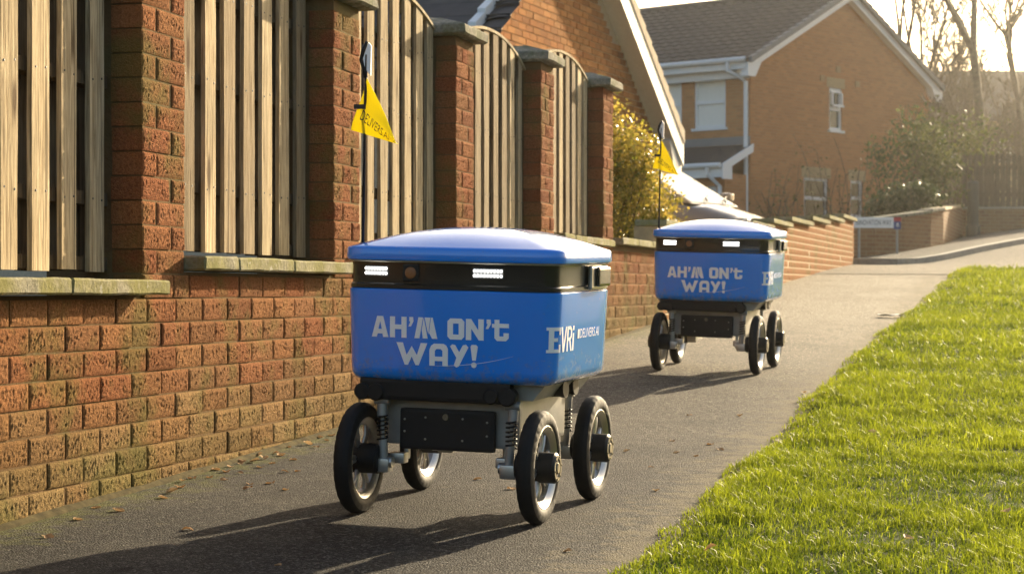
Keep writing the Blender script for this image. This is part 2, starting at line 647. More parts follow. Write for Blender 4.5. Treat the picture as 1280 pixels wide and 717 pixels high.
sheet('pavement', pave_xy, 60, 30, .085, M['pavement'])
kb = MB()
kp = []
for i in range(len(KERB) - 1):
    for s in range(8):
        a = s / 8
        kp.append((KERB[i][0] * (1 - a) + KERB[i + 1][0] * a, KERB[i][1] * (1 - a) + KERB[i + 1][1] * a))
for i in range(len(kp) - 1):
    (xa, ya), (xb, yb) = kp[i], kp[i + 1]
    dx, dy = xb - xa, yb - ya
    L = math.hypot(dx, dy)
    nx, ny = -dy / L * .13, dx / L * .13
    za, zb = float(G(xa, ya)), float(G(xb, yb))
    vs = []
    for (x, y, z) in ((xa, ya, za), (xb, yb, zb), (xb + nx, yb + ny, zb), (xa + nx, ya + ny, za)):
        vs.append((x, y, z - .08))
    for (x, y, z) in ((xa, ya, za), (xb, yb, zb), (xb + nx, yb + ny, zb), (xa + nx, ya + ny, za)):
        vs.append((x, y, z + .095))
    kb.add(vs, [(0, 3, 2, 1), (4, 5, 6, 7), (0, 1, 5, 4), (2, 3, 7, 6), (1, 2, 6, 5), (3, 0, 4, 7)])
tag(kb.build('kerb', M['concrete']), kind='structure')


# ------------------------------------------------------------------ bricks of the near wall
def brick_mesh(name, L, D, Hh, seed, mat, nx=30, nz=11, amp=.0034, side=False):
    """rock faced brick: local x along the wall, -y outwards, z up, origin at the middle of its face"""
    vs, fs = [], []
    for j in range(nz + 1):
        for i in range(nx + 1):
            u, w = i / nx, j / nz
            x, z = (u - .5) * L, (w - .5) * Hh
            e = min(1, min(u, 1 - u) * L / .014, min(w, 1 - w) * Hh / .014)
            nz_ = mnoise.fractal(Vector((x * 95 + seed * 7.3, z * 120 + seed * 3.1, seed)), .9, 2.1, 2)
            y = -(.0015 + .0022 * e + amp * nz_ * (e * .8 + .15)) if e > 0 else 0.0
            if e > 0:
                x += .003 * mnoise.noise(Vector((x * 80, z * 80, seed + 9)))
                z += .002 * mnoise.noise(Vector((x * 80, z * 80, seed + 19)))
            vs.append((x, y, z))
    n = nx + 1
    for j in range(nz):
        for i in range(nx):
            fs.append((j * n + i, j * n + i + 1, (j + 1) * n + i + 1, (j + 1) * n + i))
    o = len(vs)
    vs += [(-L / 2, D, -Hh / 2), (L / 2, D, -Hh / 2), (L / 2, D, Hh / 2), (-L / 2, D, Hh / 2)]
    fs += [(o + 1, o, o + 3, o + 2)]
    fs.append(tuple(range(0, n)) [::-1] + (o, o + 1) if False else tuple([o, o + 1] + list(range(n - 1, -1, -1))))
    fs.append(tuple([o + 2, o + 3] + [nz * n + i for i in range(n)]))
    fs.append(tuple([o + 3, o] + [j * n for j in range(nz + 1)]))
    fs.append(tuple([o + 1, o + 2] + [j * n + nx for j in range(nz, -1, -1)]))
    mb = MB()
    mb.v, mb.f = vs, fs
    return mb.mesh(name, mat)


BH = .0695
FULL = [brick_mesh('brick', .218, .1, BH, 11 + k, M['brick']) for k in range(10)]
HALF = [brick_mesh('brick', .1025, .1, BH, 41 + k, M['brick'], 15, 11) for k in range(6)]


def brick_color(z_above, r):
    warm = [(.285, .128, .055), (.265, .112, .05), (.295, .14, .06), (.255, .10, .044), (.28, .135, .062)][int(r * 5) % 5]
    k = 1 - min(max((z_above - .10) / .26, 0), 1)
    k = min(1, max(0, k + (random.random() - .5) * .5)) * .85
    g = random.choice([(.225, .165, .07), (.26, .195, .09), (.185, .135, .056)])
    f = .88 + .24 * random.random()
    return tuple((a * (1 - k) + b * k) * f for a, b in zip(warm, g)) + (1,)


def put_brick(parent, t, z, half=False, d=0.0, zbase=None, red=0):
    me = random.choice(HALF if half else FULL)
    o = link('brick', me, parent)
    p = W(t, d + random.uniform(-.002, .003), z)
    o.location = p
    o.rotation_euler = (random.uniform(-.008, .008), 0, WROT + random.uniform(-.006, .006))
    c = brick_color(9 if zbase is None else z - zbase, random.random())
    if red:
        c = (c[0] * .98, c[1] * .88, c[2] * .88, 1)
    o.color = c
    return o


PW, PITCH, P0 = .3375, 1.845, 6.53
pillars = [P0 + PITCH * k for k in range(5)]          # near edge of each pillar
copz = [.611, .686, .761, .836, .911, .936]           # underside of the coping, bay by bay; bay 0 lies before the first pillar
T0, T1 = 4.2, 16.3


def bay_top(t):
    k = 0
    while k < 5 and t > pillars[k] + PW * .5:
        k += 1
    return copz[k]


wall = empty('garden_wall', W(T0, 0, 0), label='long low wall of rough orange bricks beside the path, under the slatted fence panels', cat='wall', kind='thing')
wall.location = (0, 0, 0)
# mortar core, stepping with the bays
core = MB()
edges = [T0] + pillars + [T1]
for k in range(6):
    a, b = edges[k], edges[k + 1]
    if k:
        a += PW
    if k < 5:
        b -= 0
    Mx = Matrix.Translation(W(0, 0, 0)) @ Matrix.Rotation(WROT, 4, 'Z')
    core.box(a, b, .0018, .205, -.3, copz[k] - .001, Mx)
for k in range(5):
    core.box(pillars[k] + .0005, pillars[k] + PW - .0005, .0020, .2045, -.3, copz[k + 1] + .06, Mx)
core.build('mortar_core', M['mortar'], wall)
stuff_v = MB()


def joined(me, o_loc, o_rot, mb):
    Mx2 = Matrix.Translation(o_loc) @ Matrix.Rotation(o_rot, 4, 'Z')
    mb.add([v.co[:] for v in me.vertices], [tuple(p.vertices) for p in me.polygons], Mx2)


LOW = [brick_mesh('brick', .218, .1, BH, 81 + k, M['brick'], 4, 2) for k in range(3)]
row = 0
z = .0013 + .0375 - .075 * 4
while z < 1.05:
    t = T0 + (.1125 if row % 2 else 0)
    while t < T1 - .1:
        tc = t + .1125
        top = bay_top(tc)
        gz = float(G(*W(tc, 0, 0).xy))
        inpil = any(p - .02 < tc < p + PW + .02 for p in pillars)
        if z + .03 < top and z + .0375 > gz - .01:
            seen = (4.95 < tc < 8.95) or (13.7 < tc < 16.2)
            if seen:
                put_brick(wall, tc, z, zbase=gz)
            else:
                joined(random.choice(LOW), W(tc, 0, z), WROT, stuff_v)
        t += .225
    row += 1
    z += .075
so = stuff_v.build('brick_courses', M['brick'], wall)
so["kind"] = 'stuff'
so.color = (.27, .14, .065, 1)
# mortar fillet at the foot
fl = MB()
n = 0
for i in range(120):
    t = T0 + (T1 - T0) * i / 119
    gz = float(G(*W(t, 0, 0).xy))
    j = .012 * mnoise.noise(Vector((t * 5, 0, 3)))
    pts = [W(t, -.004, gz - .05), W(t, .026 + j, gz - .02), W(t, .022 + j, gz + .004), W(t, .008, gz + .012 + j * .6), W(t, -.004, gz + .014)]
    fl.v += [tuple(p) for p in pts]
    if i:
        for q in range(4):
            fl.f.append(((i - 1) * 5 + q, i * 5 + q, i * 5 + q + 1, (i - 1) * 5 + q + 1))
fl.build('mortar_fillet', M['fillet'], wall, smooth=True)


def rough_slab(L, D, Hh, seed, amp=.004):
    bm = bmesh.new()
    bmesh.ops.create_cube(bm, size=1)
    for v in bm.verts:
        v.co = Vector((v.co.x * L, v.co.y * D, v.co.z * Hh))
    bmesh.ops.bevel(bm, geom=bm.edges[:], offset=.006, segments=1, affect='EDGES')
    bmesh.ops.subdivide_edges(bm, edges=[e for e in bm.edges if e.calc_length() > .12], cuts=5, use_grid_fill=True)
    for v in bm.verts:
        q = Vector((v.co.x * 14 + seed * 3, v.co.y * 14, v.co.z * 14 + seed))
        v.co += Vector((mnoise.noise(q), mnoise.noise(q + Vector((9, 0, 0))), mnoise.noise(q + Vector((0, 9, 0))))) * amp
    bm.verts.index_update()
    mb = MB()
    mb.v = [v.co[:] for v in bm.verts]
    mb.f = [tuple(v.index for v in f.verts) for f in bm.faces]
    bm.free()
    return mb


# coping stones: slabs between the pillars, their front lip running a little past the next pillar
bays = [(T0, pillars[0])] + [(pillars[k] + PW, pillars[k + 1]) for k in range(4)] + [(pillars[4] + PW, T1)]
splits = [[4.2, 4.75, 5.32, 5.905, 6.59], None, None, None, None, None]
ci = 0
for k, (a, b) in enumerate(bays):
    cuts = splits[k]
    if cuts is None:
        cuts = [a + .004, a + .31, a + .31 + (b - a - .31) * .46, b + .06]
        if k == 5:
            cuts = [a + .004, a + .62, a + 1.2, b]
    for s in range(len(cuts) - 1):
        L = cuts[s + 1] - cuts[s] - .006
        last = cuts[s + 1] > b
        mb = rough_slab(L, .235, .046, ci)
        if last and k < 5:                      # notch round the pillar: only the lip passes it
            nv = []
            for (x, y, zz) in mb.v:
                if x > L / 2 - .068 and y > -.075:
                    x = L / 2 - .068
                nv.append((x, y, zz))
            mb.v = nv
        o = mb.build('coping_stone', M['stone'], wall)
        o.location = W((cuts[s] + cuts[s + 1]) / 2, .07 - .1175, copz[k] + .026 + random.uniform(-.002, .002))
        o.rotation_euler = (random.uniform(-.006, .006), random.uniform(-.004, .004), WROT)
        ci += 1

# ------------------------------------------------------------------ brick pillars with capstones
ptop = [1.70, 1.77, 1.845, 1.92, 1.955]
pl_label = ['brick pillar between the two slatted panels nearest the camera', 'brick pillar directly behind the front robot flag pole',
            'brick pillar with mossy cap, third from the left', 'brick pillar with mossy cap, fourth from the left',
            'brick pillar with flat cap at the far end of the fence, beside the golden shrub']
for k, tp in enumerate(pillars):
    zb = copz[k + 1] + .02 if k < 5 else 0
    z0 = .0013 + .0375
    while z0 - .0375 < min(copz[k], copz[k + 1]) - .04:
        z0 += .075
    root = empty('brick_pillar', (0, 0, 0), label=pl_label[k], cat='pillar', kind='thing', group='brick pillars of the garden wall')
    cr = MB()
    cr.box(tp + .008, tp + PW - .008, .0018, .32, z0 - .06, ptop[k], Mx)
    cr.build('mortar_core', M['mortar'], root)
    z = z0
    r = 0
    while z + .03 < ptop[k]:
        # the courses of the low wall already fill the front below the higher coping
        if r % 2:
            a, b, ha, hb = tp + .05125, tp + .1125 + .1125, True, False
        else:
            a, b, ha, hb = tp + .1075, tp + .225 + .06, False, True
        if z > bay_top(a) + .0 or z - .03 > min(copz[k], copz[k + 1]):
            put_brick(root, a, z, half=ha, d=.0055 if z < copz[k + 1] else .0, red=1)
            put_brick(root, b, z, half=hb, d=.0055 if z < copz[k + 1] else .0, red=1)
        z += .075
        r += 1
    top = ptop[k]
    # cap: thick slab, weathered to a low pyramid
    c = W(tp + PW / 2, -.165, 0)
    hs = .225
    vs = []
    for (hh, zz) in ((hs - .012, 0), (hs, .01), (hs, .046), (hs - .01, .056), (.06, .105)):
        for (sx, sy) in ((-1, -1), (1, -1), (1, 1), (-1, 1)):
            for e in range(5):
                a = e / 5
                nx_ = {(-1, -1): (1, -1), (1, -1): (1, 1), (1, 1): (-1, 1), (-1, 1): (-1, -1)}[(sx, sy)]
                px_, py_ = (sx * (1 - a) + nx_[0] * a) * hh, (sy * (1 - a) + nx_[1] * a) * hh
                q = Vector((px_ * 16 + k * 5, py_ * 16, zz * 25))
                vs.append((px_ + .006 * mnoise.noise(q), py_ + .006 * mnoise.noise(q + Vector((5, 5, 0))), zz + .004 * mnoise.noise(q + Vector((0, 5, 5)))))
    fs = []
    for i in range(4):
        for q in range(20):
            fs.append((i * 20 + q, i * 20 + (q + 1) % 20, (i + 1) * 20 + (q + 1) % 20, (i + 1) * 20 + q))
    fs.append(tuple(range(19, -1, -1)))
    fs.append(tuple(80 + q for q in range(20)))
    cm = MB()
    cm.add(vs, fs)
    o = cm.build('cap_stone', M['cap'], root)
    o.location = (c.x, c.y, top)
    o.rotation_euler = (0, 0, WROT)

# ------------------------------------------------------------------ slatted fence panels
FD = -.092           # face of the front boards
parch = [1.80, 1.89, 1.97, 1.992, 2.08]
pan_label = ['slatted wooden fence panel at the left edge, nearest the camera', 'slatted wooden fence panel above the three piece mossy coping, second from the left',
             'slatted wooden fence panel behind the yellow flag', 'slatted arched fence panel between the two mossy capped pillars',
             'slatted arched fence panel farthest from the camera']
pbays = [(pillars[0] - PITCH + PW, pillars[0])] + [(pillars[k] + PW, pillars[k + 1]) for k in range(4)]


def board_mesh(w, th, z0, za, zb, seed):
    """upright board with its top cut on the slope from za to zb; local x across, y depth"""
    mb = MB()
    n = 8
    for i in range(n + 1):
        f = i / n
        wob = .0025 * mnoise.noise(Vector((seed * 3.3, f * 4, 0)))
        tw = .003 * mnoise.noise(Vector((seed * 1.7, f * 2, 5)))
        for (sx, sy) in ((0, 0), (1, 0), (1, 1), (0, 1)):
            top = za if sx == 0 else zb
            mb.v.append(((sx - .5) * w + wob, sy * th + tw * (sx - .5) * 2, z0 + (top - z0) * f))
    for i in range(n):
        for q in range(4):
            mb.f.append((i * 4 + q, i * 4 + (q + 1) % 4, i * 4 + 4 + (q + 1) % 4, i * 4 + 4 + q))
    mb.f += [(3, 2, 1, 0), (n * 4, n * 4 + 1, n * 4 + 2, n * 4 + 3)]
    return mb


sd_ = 0
for k, (a, b) in enumerate(pbays):
    root = empty('fence_panel', (0, 0, 0), label=pan_label[k], cat='fence', kind='thing', group='slatted fence panels')
    zb0 = copz[k] + .046 + .026
    cen, half = (a + b) / 2, (b - a) / 2

    def arch(t):
        return parch[k] - .125 * min(1.0, abs(t - cen) / half) ** 2.2
    npitch = .188
    t = a + .022
    w = .104
    while t + w < b + .03:
        w_ = w * random.uniform(.93, 1.05)
        w_ = min(w_, b - .004 - t)
        if w_ > .03:
            o = board_mesh(w_, .016, zb0 + random.uniform(-.004, .004), arch(t), arch(t + w_), sd_).build('board', M['wood'], root)
            o.location = W(t + w_ / 2, FD + random.uniform(-.003, .003), 0)
            o.rotation_euler = (0, 0, WROT)
            f = random.uniform(.7, 1.12)
            o.color = (.68 * f, .55 * f, .35 * f, 1) if random.random() < .6 else (.42 * f, .33 * f, .21 * f, 1)
            nl = MB()
            for zr in (zb0 + .22, (zb0 + parch[k]) / 2 + .02, parch[k] - .24):
                for xx in (-.03, .032):
                    nl.lathe([(-.0015, 0), (-.0015, .0035), (.001, .004)], 7, Matrix.Translation((xx, 0, zr + random.uniform(-.008, .008))) @ Matrix.Rotation(math.pi / 2, 4, 'Z'))
            nl.build('nail', M['ink'], o)
        sd_ += 1
        tb = t + .094
        wb = min(w, b - .004 - tb)
        if wb > .03:
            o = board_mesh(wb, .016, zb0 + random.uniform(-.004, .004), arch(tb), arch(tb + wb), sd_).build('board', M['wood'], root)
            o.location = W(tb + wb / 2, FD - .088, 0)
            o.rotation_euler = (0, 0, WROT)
            o.color = (.12, .085, .05, 1)  # shade behind the front boards is put into this dark colour
        sd_ += 1
        t += npitch
    for zr in (zb0 + .004, zb0 + .2, (zb0 + parch[k]) / 2, parch[k] - .26):
        mb = MB()
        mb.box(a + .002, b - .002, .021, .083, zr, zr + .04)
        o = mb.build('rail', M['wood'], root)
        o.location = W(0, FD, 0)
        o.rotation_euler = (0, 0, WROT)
        o.color = (.12, .085, .05, 1)  # same dark colour as the back boards, standing in for shade in the gaps
    mb = MB()
    ns = 20
    for i in range(ns + 1):
        t = a + .002 + (b - a - .004) * i / ns
        for (dy, dz) in ((-.006, .002), (.11, .002), (.11, .017), (-.006, .017)):
            mb.v.append((t, dy, arch(t) + dz))
    for i in range(ns):
        for q in range(4):
            mb.f.append((i * 4 + q, i * 4 + (q + 1) % 4, i * 4 + 4 + (q + 1) % 4, i * 4 + 4 + q))
    mb.f += [(3, 2, 1, 0), (ns * 4, ns * 4 + 1, ns * 4 + 2, ns * 4 + 3)]
    o = mb.build('capping_strip', M['wood'], root)
    o.location = W(0, FD, 0)
    o.rotation_euler = (0, 0, WROT)
    o.color = (.6, .5, .33, 1)

# ------------------------------------------------------------------ stepped wall farther up the path
A2, B2 = Vector((1.135, 15.95)), Vector((4.985, 30.4))
mid2 = Vector((3.13, 23.6))


def wall_box(mb, p, q, th, z0a, z0b, z1a, z1b):
    """upright slab from p to q, thickness th to the left of travel"""
    d = (q - p).normalized()
    n = Vector((-d.y, d.x)) * th
    vs = [(p.x, p.y, z0a), (q.x, q.y, z0b), (q.x + n.x, q.y + n.y, z0b), (p.x + n.x, p.y + n.y, z0a),
          (p.x, p.y, z1a), (q.x, q.y, z1b), (q.x + n.x, q.y + n.y, z1b), (p.x + n.x, p.y + n.y, z1a)]
    mb.add(vs, [(0, 3, 2, 1), (4, 5, 6, 7), (0, 1, 5, 4), (1, 2, 6, 5), (2, 3, 7, 6), (3, 0, 4, 7)])


def uv_wall(o, u0=0.0):
    """metre UVs: u along the horizontal run of each face, v up"""
    me = o.data
    uv = me.uv_layers.new(name="UVMap")
    for p in me.polygons:
        n = p.normal
        if abs(n.z) > .8:
            ax, ay = Vector((1, 0, 0)), Vector((0, 1, 0))
        else:
            ax, ay = Vector((-n.y, n.x, 0)).normalized(), Vector((0, 0, 1))
        for li in p.loop_indices:
            co = me.vertices[me.loops[li].vertex_index].co
            uv.data[li].uv = (co.dot(ax) + u0, co.dot(ay))


sw = empty('stepped_wall', (0, 0, 0), label='low brick wall with stepped copings behind the rear robot, ending at the street sign', cat='wall', kind='thing')
segs = []
dA = (mid2 - A2)
for i in range(5):
    segs.append((A2 + dA * (i / 5), A2 + dA * ((i + 1) / 5)))
fr = [0, .27, .52, .76, 1.0]
dB = B2 - mid2
for i in range(4):
    segs.append((mid2 + dB * fr[i], mid2 + dB * fr[i + 1]))
cm = MB()
br2 = MB()
row_me = [brick_mesh('brick', .215, .1, .061, 91 + k_, M['brick'], 3, 2) for k_ in range(3)]
for i, (p, q) in enumerate(segs):
    L = (q - p).length
    g0, g1 = float(G(p.x, p.y)), float(G(q.x, q.y))
    top = round((max(g0, g1) * .6 + min(g0, g1) * .4 + .665) / .075) * .075
    cm.v, cm.f = cm.v, cm.f
    d = (q - p).normalized()
    nrm = Vector((d.y, -d.x))
    wall_box(cm, p - nrm * .0035, q - nrm * .0035, .2, g0 - .3, g1 - .3, top, top)
    ang = math.atan2(d.y, d.x)
    zz = top - .0375
    rr = 0
    while zz > g0 - .1:
        s = .1125 + (.1125 if (round(zz / .075)) % 2 else 0)
        while s < L + .05:
            pp = p + d * s
            joined(row_me[(rr + i) % 3], Vector((pp.x, pp.y, zz)), ang, br2)
            s += .225
            rr += 1
        zz -= .075
    Ls = L + .1
    nst = 2
    for e in range(nst):
        mb = rough_slab(Ls / nst - .008, .25, .05, 50 + i * 3 + e)
        o = mb.build('coping_stone', M['stone'], sw)
        pp = p + d * (-.02 + Ls * (e + .5) / nst) - nrm * .07
        o.location = (pp.x, pp.y, top + .027)
        o.rotation_euler = (0, 0, ang)
cm.build('mortar_core', M['brickbuff'], sw)
o = br2.build('brick_courses', M['brick'], sw)
o["kind"] = 'stuff'
o.color = (.30, .14, .055, 1)
# end face of the stepped wall, in the shade

# ------------------------------------------------------------------ glyphs for the vinyl lettering (cap height 1)
GL = {
    'A': (.88, [[(0, 0), (.28, 1), (.60, 1), (.88, 0), (.60, 0), (.56, .16), (.31, .16), (.27, 0)], [(.35, .38), (.53, .38), (.44, .76)]]),
    'H': (.87, [[(0, 0), (0, 1), (.27, 1), (.27, .62), (.60, .62), (.60, 1), (.87, 1), (.87, 0), (.60, 0), (.60, .4), (.27, .4), (.27, 0)]]),
    "'": (.25, [[(.06, 1), (.26, 1), (.28, .8), (.15, .55), (.02, .55), (.11, .78), (.06, .8)]]),
    'M': (1.17, [[(0, 0), (.26, 0), (.44, 1), (.2, 1)], [(.47, 1), (.59, .45), (.68, 0), (.43, 0), (.375, .4)], [(.52, 1), (.81, 1), (.71, .2), (.625, .5)],
                 [(.84, 1), (.93, 1), (1.17, 0), (.9, 0), (.745, .28)]]),
    'O': (.84, [[(.14, 0), (0, .14), (0, .86), (.14, 1), (.7, 1), (.84, .86), (.84, .14), (.7, 0)], [(.28, .24), (.56, .24), (.56, .76), (.28, .76)]]),
    'N': (.88, [[(0, 0), (0, 1), (.26, 1), (.61, .48), (.61, 1), (.88, 1), (.88, 0), (.64, 0), (.27, .54), (.27, 0)]]),
    't': (.82, [[(.0, .8), (.12, .8), (.12, 1), (.36, 1), (.36, .82), (.82, .82), (.82, .62), (.36, .62), (.36, .22), (.56, .22), (.56, .38), (.82, .38),
                 (.82, .14), (.68, 0), (.25, 0), (.12, .13), (.12, .62), (0, .62)]]),
    'W': (1.5, [[(0, 1), (.32, 1), (.5, .45), (.75, .86), (1.0, .45), (1.18, 1), (1.5, 1), (1.09, 0), (.93, 0), (.75, .38), (.57, 0), (.41, 0)]]),
    'a': (.88, [[(0, 0), (0, .72), (.08, .9), (.22, 1), (.68, 1), (.81, .92), (.88, .78), (.88, 0), (.62, 0), (.62, .22), (.26, .22), (.26, 0)],
                [(.26, .42), (.62, .42), (.62, .68), (.54, .76), (.34, .76), (.26, .68)]]),
    'Y': (.86, [[(0, .9), (.1, 1), (.24, .97), (.43, .66), (.6, .97), (.75, 1), (.86, .88), (.42, .02), (.3, -.03), (.18, .05), (.3, .4)]]),
    '!': (.34, [[(.05, 1), (.26, 1), (.34, .92), (.25, .3), (.08, .3), (.0, .92)],
                [(.16 + .13 * math.cos(i * math.pi / 5), .1 + .13 * math.sin(i * math.pi / 5)) for i in range(10)]]),
    'E': (.78, [[(0, 0), (0, .12), (.1, .12), (.1, .88), (0, .88), (0, 1), (.78, 1), (.78, .7), (.64, .7), (.64, .86), (.34, .86), (.34, .58), (.56, .58),
                 (.56, .44), (.34, .44), (.34, .14), (.64, .14), (.64, .32), (.78, .32), (.78, 0)]]),
    'V': (.74, [[(0, 1), (.17, 1), (.38, .25), (.58, 1), (.74, 1), (.46, 0), (.29, 0)]]),
    'R': (.7, [[(0, 0), (0, 1), (.45, 1), (.65, .85), (.65, .58), (.48, .44), (.7, 0), (.52, 0), (.33, .42), (.17, .42), (.17, 0)],
               [(.17, .55), (.40, .55), (.48, .62), (.48, .8), (.40, .87), (.17, .87)]]),
    'i': (.18, [[(0, 0), (0, .7), (.18, .7), (.18, 0)], [(0, .82), (0, 1), (.18, 1), (.18, .82)]]),
    ' ': (.35, []),
}


def curve_mesh(cu):
    o = bpy.data.objects.new("tmp", cu)
    me = bpy.data.meshes.new_from_object(o)
    bpy.data.objects.remove(o)
    return me


def text_glyphs(text, h, gap=.09):
    cu = bpy.data.curves.new("lettering", 'CURVE')
    cu.dimensions = '2D'
    cu.fill_mode = 'FRONT'
    x = 0
    for ch in text:
        w, polys = GL[ch]
        for poly in polys:
            sp = cu.splines.new('POLY')
            sp.points.add(len(poly) - 1)
            for q, (px_, py_) in zip(sp.points, poly):
                q.co = ((x + px_) * h, py_ * h, 0, 1)
            sp.use_cyclic_u = True
        x += w + gap
    return curve_mesh(cu), (x - gap) * h


def text_font(text, size, extr=0):
    cu = bpy.data.curves.new("lettering", 'FONT')
    cu.body = text
    cu.size = size
    cu.resolution_u = 3
    me = curve_mesh(cu)
    xs = [v.co.x for v in me.vertices]
    ys = [v.co.y for v in me.vertices]
    for v in me.vertices:
        v.co.x -= min(xs)
        v.co.y -= min(ys)
    return me, max(xs) - min(xs), max(ys) - min(ys)


def slice_mesh(me, step, axis=0):
    bm = bmesh.new()
    bm.from_mesh(me)
    lo = min(v.co[axis] for v in bm.verts)
    hi = max(v.co[axis] for v in bm.verts)
    c = lo + step
    while c < hi:
        no = [0, 0, 0]
        no[axis] = 1
        co = [0, 0, 0]
        co[axis] = c
        bmesh.ops.bisect_plane(bm, geom=bm.verts[:] + bm.edges[:] + bm.faces[:], plane_co=co, plane_no=no)
        c += step
    bmesh.ops.triangulate(bm, faces=bm.faces[:])
    bm.to_mesh(me)
    bm.free()


# ------------------------------------------------------------------ delivery robot: local x to the viewer's right, -y forward, z up from the ground
def plan(n_corner=8):
    """outline of the shell seen from above, from the middle of the front round by the right"""
    pts = []
    hw, yf = .310, -.318
    for i in range(9):
        x = (hw - .050) * i / 8
        pts.append((x, yf - .020 * (1 - (x / hw) ** 2)))
    x0, y0 = pts[-1]
    for i in range(1, n_corner + 1):
        a = math.pi / 2 * i / n_corner
        pts.append((x0 + .052 * math.sin(a), y0 + .052 * (1 - math.cos(a))))
    for i in range(1, 7):
        f = i / 6
        pts.append((hw + .002 + .008 * f, y0 + .052 + (.17 - y0 - .052) * f))
    x1, y1 = pts[-1]
    for i in range(1, n_corner + 1):
        a = math.pi / 2 * i / n_corner
        pts.append((x1 - .15 * (1 - math.cos(a)), y1 + .16 * math.sin(a)))
    pts.append((.08, y1 + .165))
    right = pts
    left = [(-x, y) for (x, y) in reversed(pts[1:])]
    return right + left


PLAN = plan()
NP = len(PLAN)
YC = 0.0


def ring(scale, z, inset=0.0):
    out = []
    for i, (x, y) in enumerate(PLAN):
        a = Vector(PLAN[i - 1])
        b = Vector(PLAN[(i + 1) % NP])
        d = (b - a).normalized()
        nrm = Vector((d.y, -d.x))
        p = Vector((x, y)) * scale - nrm * inset
        out.append((p.x, p.y, z))
    return out


def loft(rings, cap0=True, cap1=True):
    mb = MB()
    for r in rings:
        mb.v += r
    for i in range(len(rings) - 1):
        for k in range(NP):
            k2 = (k + 1) % NP
            mb.f.append((i * NP + k, i * NP + k2, (i + 1) * NP + k2, (i + 1) * NP + k))
    if cap0:
        mb.f.append(tuple(range(NP - 1, -1, -1)))
    if cap1:
        mb.f.append(tuple((len(rings) - 1) * NP + k for k in range(NP)))
    return mb


ZB, ZBAND, ZLID = .380, .638, .713            # shell bottom, foot and head of the dark band
_arc = [0.0]
for i in range(1, NP // 2 + 1):
    _arc.append(_arc[-1] + math.dist(PLAN[i - 1], PLAN[i]))


def shell_inset(z):
    return .009 * (ZBAND - z) / (ZBAND - ZB)


def on_shell(s, z, lift=.0011):
    """point on the shell at arc length s from the middle of the front (negative: to the left)"""
    sg = 1 if s >= 0 else -1
    s = abs(s)
    i = 1
    while i < len(_arc) - 1 and _arc[i] < s:
        i += 1
    f = (s - _arc[i - 1]) / (_arc[i] - _arc[i - 1])
    a, b = Vector(PLAN[i - 1]), Vector(PLAN[i])
    d0 = (Vector(PLAN[i]) - Vector(PLAN[i - 2] if i > 1 else (-PLAN[1][0], PLAN[1][1]))).normalized()
    d1 = (Vector(PLAN[(i + 1) % NP]) - Vector(PLAN[i - 1])).normalized()
    d = (d0 * (1 - f) + d1 * f).normalized()
    nrm = Vector((d.y, -d.x))
    p = a.lerp(b, f) + nrm * (lift - shell_inset(z))
    return Vector((sg * p.x, p.y, z))


def wrap_text(me, s0, z0, parent, mat, step=.012, xs=1.0):
    for v in me.vertices:
        v.co.x *= xs
    slice_mesh(me, step, 0)
    for v in me.vertices:
        v.co = on_shell(s0 + v.co.x, z0 + v.co.y)
    me.materials.clear()
    me.materials.append(mat)
    return link('lettering', me, parent)


